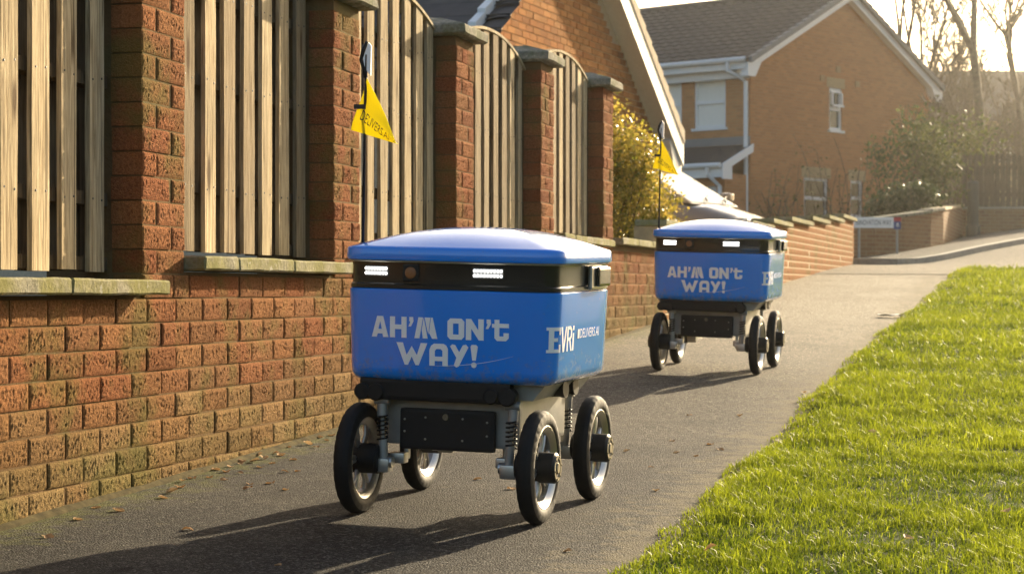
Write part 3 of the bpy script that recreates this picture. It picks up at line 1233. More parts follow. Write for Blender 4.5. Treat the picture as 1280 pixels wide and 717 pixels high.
def make_robot():
    root = empty('delivery_robot')
    # shell
    off = empty  # noqa
    rings = [ring(1, ZB, .042), ring(1, ZB + .003, .03), ring(1, ZB + .010, .018), ring(1, ZB + .022, .0105), ring(1, ZB + .036, .0085), ring(1, ZBAND - .002, 0), ring(1, ZBAND, .004)]
    body = loft(rings).build('body_shell', M['blue'], root)
    smooth_angle(body, 50)
    body.location = (.015, 0, 0)
    h = .0585
    me, w = text_glyphs("AH'M ON't", h, .075)
    wrap_text(me, -.228, .503, body, M['lettering'])
    me, w = text_glyphs("WaY!", .062, .1)
    wrap_text(me, -.152, .428, body, M['lettering'])
    me, w = text_glyphs("EVRi", .070, .05)
    wrap_text(me, .282, .474, body, M['whitevinyl'], .006, 1.05)
    me, w, hh = text_font("DELIVERS.AI", .038)
    wrap_text(me, .530, .506, body, M['whitevinyl'], .01, 1.0)
    sq = MB()
    sq.v = [(0, 0, 0), (.018, 0, 0), (.018, .026, 0), (0, .026, 0)]
    sq.f = [(0, 1, 2, 3)]
    me = sq.mesh('mark')
    wrap_text(me, .506, .506, body, M['whitevinyl']).name = 'logo_mark'
    sm = MB()
    for i in range(25):
        f = i / 24
        zz = .428 + .034 * f ** 2.2
        for dz in (0, .0011 * math.sin(math.pi * f) + .0003):
            sm.v.append((.24 * f, zz + dz, 0))
        if i:
            sm.f.append((2 * i - 2, 2 * i, 2 * i + 1, 2 * i - 1))
    wrap_text(sm.mesh('scratch'), -.05, .0, body, M['whitevinyl']).name = 'scratch'
    # dark band
    band = loft([ring(1, ZBAND + .0005, .005), ring(1, ZBAND + .002, .003), ring(1, ZBAND + .012, .003), ring(1, ZBAND + .016, .008), ring(1, ZLID - .012, .008), ring(1, ZLID - .001, .006)]).build('light_band', M['blackgloss'], root)
    smooth_angle(band, 40)
    band.location = (.015, 0, 0)
    for (u0, u1) in ((-.226, -.156), (.056, .142)):
        mb = MB()
        y = -.3345
        n_ = 9 if u1 > 0 else 8
        uc = (u0 + u1) / 2
        mb.bbox(u0 - uc, u1 - uc, y + .001, y + .016, ZBAND + .036, ZBAND + .063, .003)
        yy = .02 * ((u0 + u1) / 2 / .31) ** 2
        hl = mb.build('headlight', M['ledlens'], band)
        hl.location = (uc, yy, 0)
        hl.rotation_euler = (0, 0, .04 * uc / .31 ** 2)
        bd = MB()
        for i in range(n_):
            for j in range(2):
                cx_ = u0 - uc + (u1 - u0) * (i + .5) / n_
                cz_ = ZBAND + .036 + .027 * (j + .5) / 2
                bd.lathe([(-.0055, 0), (-.005, .002), (-.003, .0032), (0, .0035)], 8,
                         Matrix.Translation((cx_, y + .002, cz_)) @ Matrix.Rotation(math.pi / 2, 4, 'Z'))
        bd.build('led_bead', M['led'], hl, smooth=True)
    mb = MB()
    mb.bbox(-.136, -.088, -.334, -.318, ZBAND + .022, ZBAND + .070, .005)
    s_ = mb.build('camera_housing', M['blackmatt'], band)
    mb = MB()
    mb.lathe([(-.3352, 0), (-.3352, .013), (-.3345, .0165), (-.33, .017)], 20, Matrix.Translation((-.112, 0, ZBAND + .046)) @ Matrix.Rotation(math.pi / 2, 4, 'Z'))
    mb.build('camera_lens', M['amber'], s_, smooth=True)
    for sx in (-1, 1):
        mb = MB()
        x = sx * .313
        mb.bbox(min(x, x + sx * .014), max(x, x + sx * .014), -.015, .165, ZBAND + .004, ZLID - .004, .006)
        sh = mb.build('sensor_bezel', M['alloy'], root)
        sh.location = (.015, 0, 0)
        mb = MB()
        x = sx * .3275
        mb.bbox(min(x, x + sx * .012), max(x, x + sx * .012), .02, .15, ZBAND + .012, ZLID - .006, .008)
        mb.build('side_sensor', M['blackgloss'], sh)
    seal = loft([ring(1, ZLID - .0005, .002), ring(1, ZLID + .002, -.003), ring(1, ZLID + .0045, .0)]).build('seal_strip', M['seal'], root)
    seal.location = (.015, 0, 0)
    # lid, a shallow dome
    rr = [ring(1, ZLID + .005, -.001), ring(1, ZLID + .0055, -.008), ring(1, ZLID + .012, -.0105), ring(1, ZLID + .036, -.009), ring(1, ZLID + .0405, -.006)]
    for s in (.985, .95, .9, .82, .72, .6, .46, .32, .18, .06):
        el = []
        for (x, y, zz) in ring(s, 0):
            a = math.atan2(y / .33, x / .31)
            k = (1 - s) ** .8 * .9
            el.append((x * (1 - k) + k * s * .29 * math.cos(a), y * (1 - k) + k * s * .31 * math.sin(a), ZLID + .0425 + .060 * (1 - s ** 2.6)))
        rr.append(el)
    lid = loft(rr).build('lid', M['blue'], root)
    smooth_angle(lid, 50)
    lid.location = (.015, 0, 0)
    # chassis
    ch = MB()
    ch.bbox(-.20, .20, -.235, .235, .195, .335, .012)
    prof = [(-.24, .335), (-.285, .392), (.285, .392), (.24, .335)]
    ch.add([(x, -.25, z_) for x, z_ in prof] + [(x, .25, z_) for x, z_ in prof],
           [(0, 1, 2, 3), (4, 7, 6, 5), (0, 4, 5, 1), (1, 5, 6, 2), (2, 6, 7, 3), (3, 7, 4, 0)])
    chas = ch.build('chassis', M['greymetal'], root)
    fp = MB()
    fp.bbox(-.168, .114, -.262, -.238, .185, .302, .011)
    fp_o = fp.build('front_panel', M['blackmatt'], root)
    fp_o.location = (.02, 0, 0)
    for (u, zz) in ((-.152, .270), (-.152, .236), (-.09, .277), (-.09, .216), (.02, .277), (.02, .216), (.092, .270), (.092, .232)):
        s_ = MB()
        s_.lathe([(-.265, 0), (-.2652, .0022), (-.264, .0032), (-.261, .0034)], 8, Matrix.Translation((u, 0, zz)) @ Matrix.Rotation(math.pi / 2, 4, 'Z'))
        s_.build('screw', M['steel'], fp_o, smooth=True)
    s_ = MB()
    s_.lathe([(-.264, 0), (-.264, .004), (-.267, .0045), (-.267, .0085), (-.262, .0095)], 16, Matrix.Translation((-.03, 0, .280)) @ Matrix.Rotation(math.pi / 2, 4, 'Z'))
    s_.build('lock', M['brass'], fp_o)
    # bumper: bar with soft rollers at its ends
    bp = MB()
    bp.bbox(-.255, .19, -.305, -.262, .325, .388, .012)
    bpo = bp.build('bumper', M['blackmatt'], root)
    for (u, r) in ((-.245, .024), (-.205, .025), (.135, .022), (.182, .026)):
        s_ = MB()
        s_.lathe([(-.02, 0), (-.02, r - .004), (-.016, r), (.016, r), (.02, r - .004), (.02, 0)], 18, Matrix.Translation((u, -.292, .347)) @ Matrix.Rotation(math.pi / 2, 4, 'Z'))
        smooth_angle(s_.build('roller', M['blackmatt'], bpo), 40)
    # side rollers under the shell
    for sx in (-1, 1):
        for y_ in (-.02, .09):
            s_ = MB()
            s_.tube([(sx * .17, y_, .352), (sx * .262, y_ - .012, .356)], .024, 14)
            s_.tube([(sx * .262, y_ - .012, .356), (sx * .275, y_ - .013, .3565)], [.026, .026], 14)
            smooth_angle(s_.build('side_roller', M['blackmatt'], root), 40)
    # wheels
    R = .157
    TW = .2725
    for sx in (-1, 1):
        for sy in (-1, 1):
            wh = empty('wheel')
            wh.parent = root
            wh.location = (-.255 if (sx < 0 and sy < 0) else sx * TW, sy * .29, R)
            wh.rotation_euler = (random.uniform(0, 6), 0, 0)
            ty = MB()
            prof = [(-.018, .112), (-.024, .122), (-.0255, .136), (-.021, .149), (-.012, .1555), (-.006, .157), (0, .1562), (.006, .157), (.012, .1555), (.021, .149), (.0255, .136), (.024, .122), (.018, .112)]
            ty.lathe(prof, 120)
            m_ = len(prof)
            for q in range(len(ty.v)):
                if (q // m_) % 4 == 0 and q % m_ in (2, 3, 4, 8, 9, 10):
                    vx, vy, vz = ty.v[q]
                    ty.v[q] = (vx * .97, vy * .994, vz * .994)
            tyre = ty.build('tyre', M['rubber'], wh)
            smooth_angle(tyre, 30)
            rm = MB()
            rm.lathe([(-.019, .1125), (-.0205, .117), (-.0215, .1135), (-.018, .107), (-.012, .100), (-.008, .096), (.008, .096), (.012, .100), (.018, .107), (.0215, .1135), (.0205, .117), (.019, .1125)], 48)
            for i in range(6):
                for da in (-.11, .11):
                    a = i * math.pi / 3 + da
                    c_, s2 = math.cos(a), math.sin(a)
                    a2 = i * math.pi / 3 + da * 1.6
                    rm.tube([(0, .035 * c_, .035 * s2), (.004, .07 * c_, .07 * s2), (0, .1 * math.cos(a2), .1 * math.sin(a2))], [.0065, .0052, .006], 6)
            smooth_angle(rm.build('rim', M['alloy'], wh), 35)
            hb = MB()
            o0, o1 = (-.062, .054) if sx > 0 else (-.054, .062)
            hb.lathe([(o0, 0), (o0, .036), (o0 + .004, .040), (o0 + .006, .0425), (o1 - .006, .0425), (o1 - .004, .040), (o1, .036), (o1, 0)], 28)
            hub = hb.build('hub_motor', M['blackmatt'], wh)
            smooth_angle(hub, 35)
            xe = o1 if sx > 0 else o0
            cp = MB()
            cp.lathe([(xe - sx * .001, .036), (xe + sx * .002, .035), (xe + sx * .002, .026), (xe + sx * .001, .0255)], 24)
            cp.lathe([(xe + sx * .0005, .016), (xe + sx * .004, .014), (xe + sx * .004, 0)], 16)
            for i in range(6):
                a = i * math.pi / 3
                cp.lathe([(xe + sx * .0022, .003), (xe + sx * .0045, .0025), (xe + sx * .0045, 0)], 6, Matrix.Translation((0, .0305 * math.cos(a), .0305 * math.sin(a))))
            cp.build('hub_cap', M['brass'], wh)
            # suspension
            xs, ys = sx * .185, sy * .285
            dm = MB()
            dm.tube([(xs, ys, .150), (xs + sx * .004, ys, .215)], .0135, 14)
            dm.tube([(xs + sx * .004, ys, .215), (xs + sx * .008, ys - sy * .004, .285)], .006, 10)
            dm.tube([(xs + sx * .008, ys - sy * .004, .275), (xs + sx * .009, ys - sy * .005, .312)], .0145, 14)
            dm.tube([(xs - sx * .014, ys - sy * .005, .322), (xs + sx * .03, ys - sy * .005, .322)], .013, 14)
            su = dm.build('shock_absorber', M['greymetal'], root)
            smooth_angle(su, 40)
            sp = MB()
            pts = []
            for i in range(73):
                a = i / 72 * 6 * 2 * math.pi
                z_ = .205 + .075 * i / 72
                pts.append((xs + sx * .005 + .0145 * math.cos(a), ys + .0145 * math.sin(a), z_))
            sp.tube(pts, .0028, 6)
            sp.build('spring', M['blackmatt'], su, smooth=True)
            kn = MB()
            kn.bbox(min(xs - sx * .022, xs + sx * .03), max(xs - sx * .022, xs + sx * .03), ys - .022, ys + .022, .120, .160, .008)
            kn.tube([(xs - sx * .028, ys, .148), (xs + sx * .02, ys, .148)], .016, 14)
            kn.bbox(min(xs - sx * .05, xs), max(xs - sx * .05, xs), ys - sy * .10 - .07, ys - sy * .02 + .05, .142, .172, .006)
            kn.bbox(min(xs - sx * .045, xs - sx * .03), max(xs - sx * .045, xs - sx * .03), ys - sy * .12 - .04, ys - sy * .06 + .04, .15, .23, .006)
            smooth_angle(kn.build('suspension_arm', M['alloy'], root), 35)
    # flag on its mast
    fx, fy = -.290, -.205
    ms = MB()
    ms.tube([(fx, fy, .70), (fx, fy, 1.16), (fx + .001, fy, 1.30)], [.0048, .0044, .004], 8)
    ms.tube([(fx, fy, .69), (fx, fy, .745)], .009, 10)
    ms.tube([(fx, fy, 1.235), (fx - .006, fy, 1.262), (fx - .015, fy, 1.285), (fx - .009, fy, 1.312), (fx + .003, fy, 1.338)], [.006, .0062, .006, .006, .0045], 8)
    mast = ms.build('flag_mast', M['blackmatt'], root, smooth=True)
    rf = MB()
    rf.prism([(-.002, 1.262), (.016, 1.24), (.016, 1.325), (.008, 1.335), (-.008, 1.29)], -.003, .003, Matrix.Translation((fx, fy, 0)) @ Matrix.Rotation(math.pi / 2, 4, 'X'))
    rf.build('reflector', M['whitevinyl'], mast)
    # pennant: hangs from the mast, tip to the right
    nu, nv = 14, 10
    p_top, p_bot, p_tip = Vector((.006, 1.232)), Vector((-.040, 1.085)), Vector((.104, 1.045))

    def cloth(u, v):
        e = p_top.lerp(p_bot, v)
        p = e.lerp(p_tip, u)
        y_ = .012 * math.sin(u * 5 + v * 2) * u + .006 * math.sin(v * 6 + u * 3)
        return Vector((fx + p.x, fy + y_ - .006, p.y))
    fl_ = MB()
    for lay in (0, 1):
        for i in range(nu + 1):
            for j in range(nv + 1):
                p = cloth(i / nu * .985, j / nv)
                fl_.v.append((p.x, p.y + lay * .0012, p.z))
    nn = (nu + 1) * (nv + 1)
    for lay in (0, 1):
        for i in range(nu):
            for j in range(nv):
                q = [lay * nn + a for a in (i * (nv + 1) + j, (i + 1) * (nv + 1) + j, (i + 1) * (nv + 1) + j + 1, i * (nv + 1) + j + 1)]
                fl_.f.append(tuple(q if lay else q[::-1]))
    flag = fl_.build('flag', M['yellow'], root, smooth=True, fix=False)
    me, w, hh = text_font("DELIVERS.AI", .03)
    slice_mesh(me, .006, 0)
    for v in me.vertices:
        u = .12 + v.co.x / w * .68
        vv = .62 - (v.co.y / hh - .5) * .20 / max(.16, 1 - u) ** .6
        p = cloth(u, min(1, max(0, vv)))
        v.co = (p.x, p.y - .0009, p.z)
    me.materials.append(M['ink'])
    link('lettering', me, flag)
    tie = MB()
    tie.box(fx - .03, fx + .004, fy - .012, fy - .006, 1.145, 1.158)
    tie.build('flag_tie', M['ink'], flag)
    return root


def place_robot(root, x, y, yaw):
    e = .25
    f = Vector((math.sin(yaw), -math.cos(yaw)))     # local -y forward
    r = Vector((math.cos(yaw), math.sin(yaw)))
    f = Vector((math.sin(yaw), -math.cos(yaw)))
    z0 = float(G(x, y))
    px_ = (float(G(x + r.x * e, y + r.y * e)) - float(G(x - r.x * e, y - r.y * e))) / (2 * e)
    py_ = (float(G(x - f.x * e, y - f.y * e)) - float(G(x + f.x * e, y + f.y * e))) / (2 * e)
    ex = Vector((r.x, r.y, px_)).normalized()
    ey = Vector((-f.x, -f.y, py_)).normalized()
    ez = ex.cross(ey).normalized()
    ey = ez.cross(ex)
    m = Matrix((ex, ey, ez)).transposed().to_4x4()
    m.translation = Vector((x, y, z0))
    root.matrix_world = m
    root.location = m.translation
    root.rotation_euler = m.to_euler()


rb1 = make_robot()
rb2 = copy_tree(rb1)
tag(rb1, 'blue four wheeled delivery robot in front, nearest the camera, with AH\'M ON\'t WAY lettering', 'robot', 'blue delivery robots on the path')
tag(rb2, 'blue four wheeled delivery robot behind, farther up the path, partly beyond the front one', 'robot', 'blue delivery robots on the path')
place_robot(rb1, -.105, 6.095, math.radians(-17))
place_robot(rb2, 1.112, 11.36, math.radians(-16))

# ------------------------------------------------------------------ grass
def tint_attr(me, per_face):
    at = me.attributes.new("tint", 'FLOAT', 'FACE')
    at.data.foreach_set("value", np.asarray(per_face, np.float32))


def raw_mesh(name, verts, faces4=None, faces3=None, mat=None, tint4=None, tint3=None):
    me = bpy.data.meshes.new(name)
    nv = len(verts)
    n4 = 0 if faces4 is None else len(faces4)
    n3 = 0 if faces3 is None else len(faces3)
    me.vertices.add(nv)
    me.vertices.foreach_set("co", np.asarray(verts, np.float32).ravel())
    loops = np.concatenate([a.ravel() for a in (faces4, faces3) if a is not None and len(a)])
    me.loops.add(len(loops))
    me.loops.foreach_set("vertex_index", loops.astype(np.int32))
    me.polygons.add(n4 + n3)
    tot = np.concatenate([np.full(n4, 4), np.full(n3, 3)]).astype(np.int32)
    me.polygons.foreach_set("loop_start", (np.cumsum(tot) - tot).astype(np.int32))
    me.polygons.foreach_set("loop_total", tot)
    if mat:
        me.materials.append(mat)
    t = [a for a in (tint4, tint3) if a is not None]
    if t:
        tint_attr(me, np.concatenate(t))
    me.update(calc_edges=True)
    me.validate()
    return me


def vnoise(x, y, s):
    """cheap smooth value noise"""
    x = x * s + 37.3
    y = y * s + 11.7
    xi, yi = np.floor(x).astype(int), np.floor(y).astype(int)
    fx, fy = x - xi, y - yi
    fx, fy = fx * fx * (3 - 2 * fx), fy * fy * (3 - 2 * fy)

    def hsh(a, b):
        h = np.sin(a * 127.1 + b * 311.7) * 43758.5453
        return h - np.floor(h)
    return ((hsh(xi, yi) * (1 - fx) + hsh(xi + 1, yi) * fx) * (1 - fy) + (hsh(xi, yi + 1) * (1 - fx) + hsh(xi + 1, yi + 1) * fx) * fy)


def grass(y0, y1, dens, hmul, wid, extra):
    # sample in t,d wall coordinates
    t0, t1 = y0 / WY, y1 / WY + .5
    n = int((t1 - t0) * 9 * dens)
    t = rng.uniform(t0, t1, n)
    d = rng.uniform(0, 9, n)
    le = EDGE + .016 * np.sin(t * 2.3) + .008 * np.sin(t * 7.7 + 1) + .005 * np.sin(t * 17) + .05 * (vnoise(t, t * 0, 9.0) - .5)
    d = d + le - .06
    x = -2.654 + WX * t + WY * d + np.maximum(0, t - 16) * .018
    y = WY * t - WX * d
    keep = (y > y0) & (y < y1) & (x < .262 * y + extra) & (y < 27.0 + .25 * vnoise(x, y, 2))
    x, y, d, t, le = x[keep], y[keep], d[keep], t[keep], le[keep]
    edge = np.clip((d - le + .06) / .14, 0, 1)
    cl = vnoise(x, y, 3.1) * .3 + vnoise(x, y, 7.5) * .4 + vnoise(x, y, 19) * .3
    big = vnoise(x, y, 1.1)
    keep = rng.random(len(x)) < (.35 + .65 * edge) * (.55 + .65 * np.clip(cl * 2.0 - .4, 0, 1))
    x, y, edge, cl, big = x[keep], y[keep], edge[keep], cl[keep], big[keep]
    n = len(x)
    hgt = hmul * (.28 + 2.4 * np.clip(cl - .22, 0, 1) ** 1.5 + 1.0 * rng.random(n) ** 4) * (.55 + .45 * edge) * (.75 + .5 * big)
    ang = rng.uniform(0, 2 * np.pi, n) + 0
    lean = rng.uniform(.15, 1.1, n)
    w = wid * rng.uniform(.6, 1.3, n)
    dx, dy = np.cos(ang), np.sin(ang)
    fa = rng.uniform(0, np.pi, n)
    wx, wy = np.cos(fa) * w / 2, np.sin(fa) * w / 2
    z = G(x, y) + .004 + .028 * np.clip(edge * 1.1, 0, 1) - .004
    m1 = .5
    lx1, lz1 = lean * .35 * hgt * m1, hgt * m1
    lx2, lz2 = lean * .95 * hgt, hgt * (1 - .28 * lean)
    V = np.empty((n, 5, 3))
    V[:, 0] = np.stack([x - wx, y - wy, z], 1)
    V[:, 1] = np.stack([x + wx, y + wy, z], 1)
    V[:, 2] = np.stack([x + dx * lx1 + wx * .8, y + dy * lx1 + wy * .8, z + lz1], 1)
    V[:, 3] = np.stack([x + dx * lx1 - wx * .8, y + dy * lx1 - wy * .8, z + lz1], 1)
    V[:, 4] = np.stack([x + dx * lx2, y + dy * lx2, z + lz2], 1)
    b = np.arange(n)[:, None] * 5
    f4 = b + np.array([[0, 1, 2, 3]])
    f3 = b + np.array([[3, 2, 4]])
    tint = np.clip(-.12 + .5 * big + .75 * cl + .5 * (rng.random(n) - .4) + .2 * (1 - edge), 0, 1)  # natural variation, plus shade in the hollows between clumps put into the tint
    straw = rng.random(n) < .08
    tint = np.where(straw, 1.0, tint)
    return V.reshape(-1, 3), f4, f3, tint


parts_ = [grass(4.2, 7.5, 16000, .034, .0031, .35), grass(7.5, 11.5, 9000, .037, .0043, .5), grass(11.5, 18, 3400, .046, .007, .7), grass(18, 27.2, 1400, .052, .012, 1.0)]
Vs, F4, F3, T4 = [], [], [], []
o_ = 0
for (V_, a, b, tt) in parts_:
    Vs.append(V_)
    F4.append(a + o_)
    F3.append(b + o_)
    T4.append(tt)
    o_ += len(V_)
me = raw_mesh('grass', np.concatenate(Vs), np.concatenate(F4), np.concatenate(F3), M['grass'], np.concatenate(T4), np.concatenate(T4))
tag(link('grass', me), 'sunlit rough green grass covering the lawn beside the path', 'grass', kind='stuff')


# ------------------------------------------------------------------ leaves and twigs
def leaf_mesh(name, pts, size, mat, tint, normals=None, aspect=.55):
    """one bent leaf (two quads) at each point"""
    n = len(pts)
    pts = np.asarray(pts)
    a = rng.normal(size=(n, 3))
    a /= np.linalg.norm(a, axis=1)[:, None]
    b = rng.normal(size=(n, 3))
    b -= a * (a * b).sum(1)[:, None]
    b /= np.linalg.norm(b, axis=1)[:, None]
    c = np.cross(a, b)
    s = size * rng.uniform(.6, 1.25, n)[:, None]
    V = np.empty((n, 6, 3))
    V[:, 0] = pts - a * s * .5
    V[:, 1] = pts + b * s * aspect * .5 + c * s * .12
    V[:, 2] = pts + a * s * .5
    V[:, 3] = pts - b * s * aspect * .5 + c * s * .12
    V = V[:, :4]
    bb = np.arange(n)[:, None] * 4
    f3 = np.concatenate([bb + np.array([[0, 1, 2]]), bb + np.array([[0, 2, 3]])])
    t = np.concatenate([tint, tint])
    return raw_mesh(name, V.reshape(-1, 3), None, f3, mat, None, t)


def blob_points(n, blobs, fill=.55):
    """points spread through overlapping ellipsoids, denser towards their skins"""
    vol = np.array([b[3] * b[4] * b[5] for b in blobs]) ** .67
    pick = rng.choice(len(blobs), n, p=vol / vol.sum())
    B = np.array(blobs)[pick]
    v = rng.normal(size=(n, 3))
    v /= np.linalg.norm(v, axis=1)[:, None]
    r = rng.random(n) ** fill
    r *= 1 + .22 * np.sin(v[:, 0] * 7 + pick) * np.sin(v[:, 1] * 6 + pick * 2) * np.sin(v[:, 2] * 8)
    return B[:, :3] + v * B[:, 3:] * r[:, None]


def shrub(name, label, base, blobs, n, size, mat, stems, group=None, cat='shrub', tint_up=True):
    root = empty(name, base, label=label, cat=cat)
    if group:
        root["group"] = group
    pts = blob_points(n, blobs)
    tint = np.clip(rng.normal(.45, .28, n), 0, 1)
    me_ = leaf_mesh('foliage', pts, size, mat, tint)
    link('foliage', me_, root)
    mb = MB()
    for i in range(stems):
        b = random.choice(blobs)
        tgt = Vector((b[0] + random.uniform(-.8, .8) * b[3], b[1] + random.uniform(-.8, .8) * b[4], b[2] + random.uniform(.2, .95) * b[5]))
        st = Vector((random.uniform(-.12, .12), random.uniform(-.12, .12), -.1))
        mid = st.lerp(tgt, .5) + Vector((random.uniform(-.1, .1), random.uniform(-.1, .1), .08))
        mb.tube([st, mid, tgt], [.010, .007, .002], 5)
    mb.build('stem', M['stem'], root)
    return root


# golden shrub behind the last pillar
gy = float(G(.75, 17.3))
shrub('golden_shrub', 'golden green leafy shrub spilling over the wall past the last pillar', (.78, 17.4, gy),
      [(0.05, 0, .8, .36, .4, .75), (.12, .05, 1.25, .32, .35, .5), (.28, -.3, .62, .30, .3, .5), (-.1, 0, 1.62, .26, .3, .34), (.3, -.2, 1.15, .22, .3, .4), (.42, -.5, .75, .22, .25, .35), (-.25, .1, 1.2, .3, .3, .7)],
      17000, .042, M['shrubgold'], 26)


def tube_fast(segs, n=4):
    """many straight tapered segments (p, q, r0, r1) in one array mesh"""
    S = np.array([[*a, *b, r0, r1] for a, b, r0, r1 in segs])
    p, q, r0, r1 = S[:, :3], S[:, 3:6], S[:, 6], S[:, 7]
    d = q - p
    d /= np.linalg.norm(d, axis=1)[:, None] + 1e-9
    ref = np.where(np.abs(d[:, 2:3]) > .9, np.array([[1., 0, 0]]), np.array([[0, 0, 1.]]))
    u = np.cross(d, ref)
    u /= np.linalg.norm(u, axis=1)[:, None]
    w = np.cross(d, u)
    V = []
    for (c, r) in ((p, r0), (q, r1)):
        for k in range(n):
            a = 2 * math.pi * k / n
            V.append(c + (u * math.cos(a) + w * math.sin(a)) * r[:, None])
    V = np.stack(V, 1)
    b = np.arange(len(S))[:, None] * 2 * n
    f = np.concatenate([b + np.array([[k, (k + 1) % n, n + (k + 1) % n, n + k]]) for k in range(n)])
    return V.reshape(-1, 3), f


def bare_tree(name, label, x, y, h, r, seed, spread=.5, lean=0, levels=5, group='bare winter trees behind the far wall', base_split=.35, leaves=0):
    R_ = random.Random(seed)
    root = empty(name, (x, y, float(G(min(x, 12), y)) - .1), label=label, cat='tree', group=group)
    trunk, br = [], []

    def grow(p, d, L, rad, lev):
        n = 3 if lev < 3 else 2
        q = p
        for i in range(n):
            d = (d + Vector((R_.uniform(-1, 1), R_.uniform(-1, 1), R_.uniform(-.3, .7))) * .13).normalized()
            q2 = q + d * L / n
            ra, rb_ = rad * (1 - .35 * i / n), rad * (1 - .35 * (i + 1) / n)
            (trunk if lev == 0 else br).append((tuple(q), tuple(q2), max(ra * .85, .010), max(rb_ * .85, .008)))
            if lev >= 1 and lev < levels and R_.random() < .7:
                sd = (d + Vector((R_.uniform(-1, 1), R_.uniform(-1, 1), R_.uniform(-.2, .8))) * .9).normalized()
                grow(q2, sd, L * R_.uniform(.4, .65), rb_ * .5, lev + 2)
            q = q2
        if lev < levels:
            k = R_.choice([2, 3, 3]) if lev else R_.choice([3, 4])
            for i in range(k):
                a = R_.uniform(0, 2 * math.pi)
                sd = (d * (1 - spread * .4) + Vector((math.cos(a), math.sin(a), R_.uniform(0, .6))) * spread * R_.uniform(.6, 1.2)).normalized()
                grow(q, sd, L * R_.uniform(.55, .85), rad * .62 * R_.uniform(.7, 1), lev + 1)
    grow(Vector((0, 0, 0)), Vector((lean, 0, 1)).normalized(), h * base_split, r, 0)
    V, f = tube_fast(trunk, 8)
    link('trunk', raw_mesh('trunk', V, f, None, M['bark']), root)
    V, f = tube_fast(br, 4)
    crown = link('crown', raw_mesh('crown', V, f, None, M['bark']), root)
    if leaves:
        ends = np.array([b[1] for b in br])
        pk = ends[rng.integers(0, len(ends), leaves)] + rng.normal(size=(leaves, 3)) * .08
        link('leaves', leaf_mesh('leaves', pk, .09, M['shrubgreen'], np.clip(rng.normal(.6, .3, leaves), 0, 1)), crown)
    return root


# ------------------------------------------------------------------ small garage with the pitched roof, behind the fence
C20, S20 = math.cos(math.radians(20)), math.sin(math.radians(20))
H1 = Matrix(((S20, -C20, 0, -.113), (C20, S20, 0, 21.0), (0, 0, 1, 0), (0, 0, 0, 1)))   # local x along the gable (away), y into the house, z up
AX, AZ = 2.02, 5.2                       # apex in local x and z
EH = 4.1                                 # half span of the roof
PIT = .64
EZ = AZ - EH * PIT
h1 = empty('garage_building', label='orange brick building with pitched tiled roof behind the fence, its gable facing the path', cat='building', kind='thing')
mb = MB()
poly = [(AX - 3.75, .3), (AX + 3.75, .3), (AX + 3.75, AZ - 3.75 * PIT - .3), (AX, AZ - .3), (AX - 3.75, AZ - 3.75 * PIT - .3)]
P_ = Matrix(((1, 0, 0, 0), (0, 0, -1, 0), (0, 1, 0, 0), (0, 0, 0, 1)))
mb.prism(poly, -5.5, -.004, H1 @ P_)
mb.build('wall', M['mortarpale'], h1)
hb = [MB().box(-.1075, .1075, -.006, .05, -.0325, .0325).mesh('brick', M['brickhouse'])]
hbj = MB()
zz = 1.2
rowi = 0
cnt = 0
cand = []
while zz < AZ:
    s = AX - 3.75 + (.1125 if rowi % 2 else 0)
    while s < AX + 3.75:
        if zz < AZ - abs(s - AX) * PIT - .4 and -1.6 < s < AX + 3.65:
            cand.append((s, zz))
        s += .225
    zz += .075
    rowi += 1


def proj(p):
    return 640 + 2600 * p.x / p.y, 365 - 2600 * (p.z - CAM_Z) / p.y


def bcol():
    f = random.uniform(.8, 1.15)
    c = random.choice([(.46, .22, .08), (.42, .19, .07), (.50, .25, .10), (.38, .165, .06)])
    return (c[0] * f, c[1] * f, c[2] * f, 1)


vis, hid = [], []
for (s, zz) in cand:
    u, v = proj(H1 @ Vector((s, 0, zz)))
    # in view: above the fence tops, left of the shrub, inside the frame
    fence_y = np.interp(u, [590, 610, 650, 700, 735, 775, 800], [45, 45, 75, 78, 100, 108, 150])
    (vis if (590 < u < 800 and -6 < v < fence_y) else hid).append((s, zz))
vis.sort(key=lambda a: a[0])
for (s, zz) in vis[:300]:
    o = link('brick', hb[0], h1)
    o.matrix_world = H1 @ Matrix.Translation((s, random.uniform(-.002, .002), zz))
    o.location, o.rotation_euler = o.matrix_world.translation, o.matrix_world.to_euler()
    o.color = bcol()
for (s, zz) in vis[300:] + hid:
    hbj.box(-.1075, .1075, -.006, .004, -.0325, .0325, H1 @ Matrix.Translation((s, 0, zz)))
o = hbj.build('brick_courses', M['brickhouse'], h1)
o["kind"] = 'stuff'
o.color = (.34, .165, .062, 1)
# roof slab and tiles
OV = .24
for sgn in (-1, 1):
    mb = MB()
    a = [(AX, AZ + .05), (AX + sgn * EH, AZ + .05 - EH * PIT), (AX + sgn * EH, AZ - .06 - EH * PIT), (AX, AZ - .06)]
    mb.prism(a, -5.8, OV - .04, H1 @ P_)
    mb.build('roof_slope', M['tile'], h1)
ang = math.atan(PIT)


def pantile_mesh(w, l, mat):
    """interlocking tile: rolls across, thick lower edge; local x across, y up the slope"""
    vs, fs = [], []
    n = 8
    for (yy, lift) in ((0, .034), (l, .004)):
        for i in range(n + 1):
            u = i / n
            vs.append((u * w, yy, lift + .022 * (math.cos(2 * math.pi * (u - .2)) * .5 + .5) ** 1.5))
    for i in range(n + 1):
        vs.append((i / n * w, 0, 0))
    for i in range(n):
        fs.append((i, i + 1, n + 1 + i + 1, n + 1 + i))
        fs.append((2 * n + 2 + i, 2 * n + 2 + i + 1, i + 1, i))
    mb_ = MB()
    mb_.v, mb_.f = vs, fs
    return mb_.mesh('roof_tile', mat)


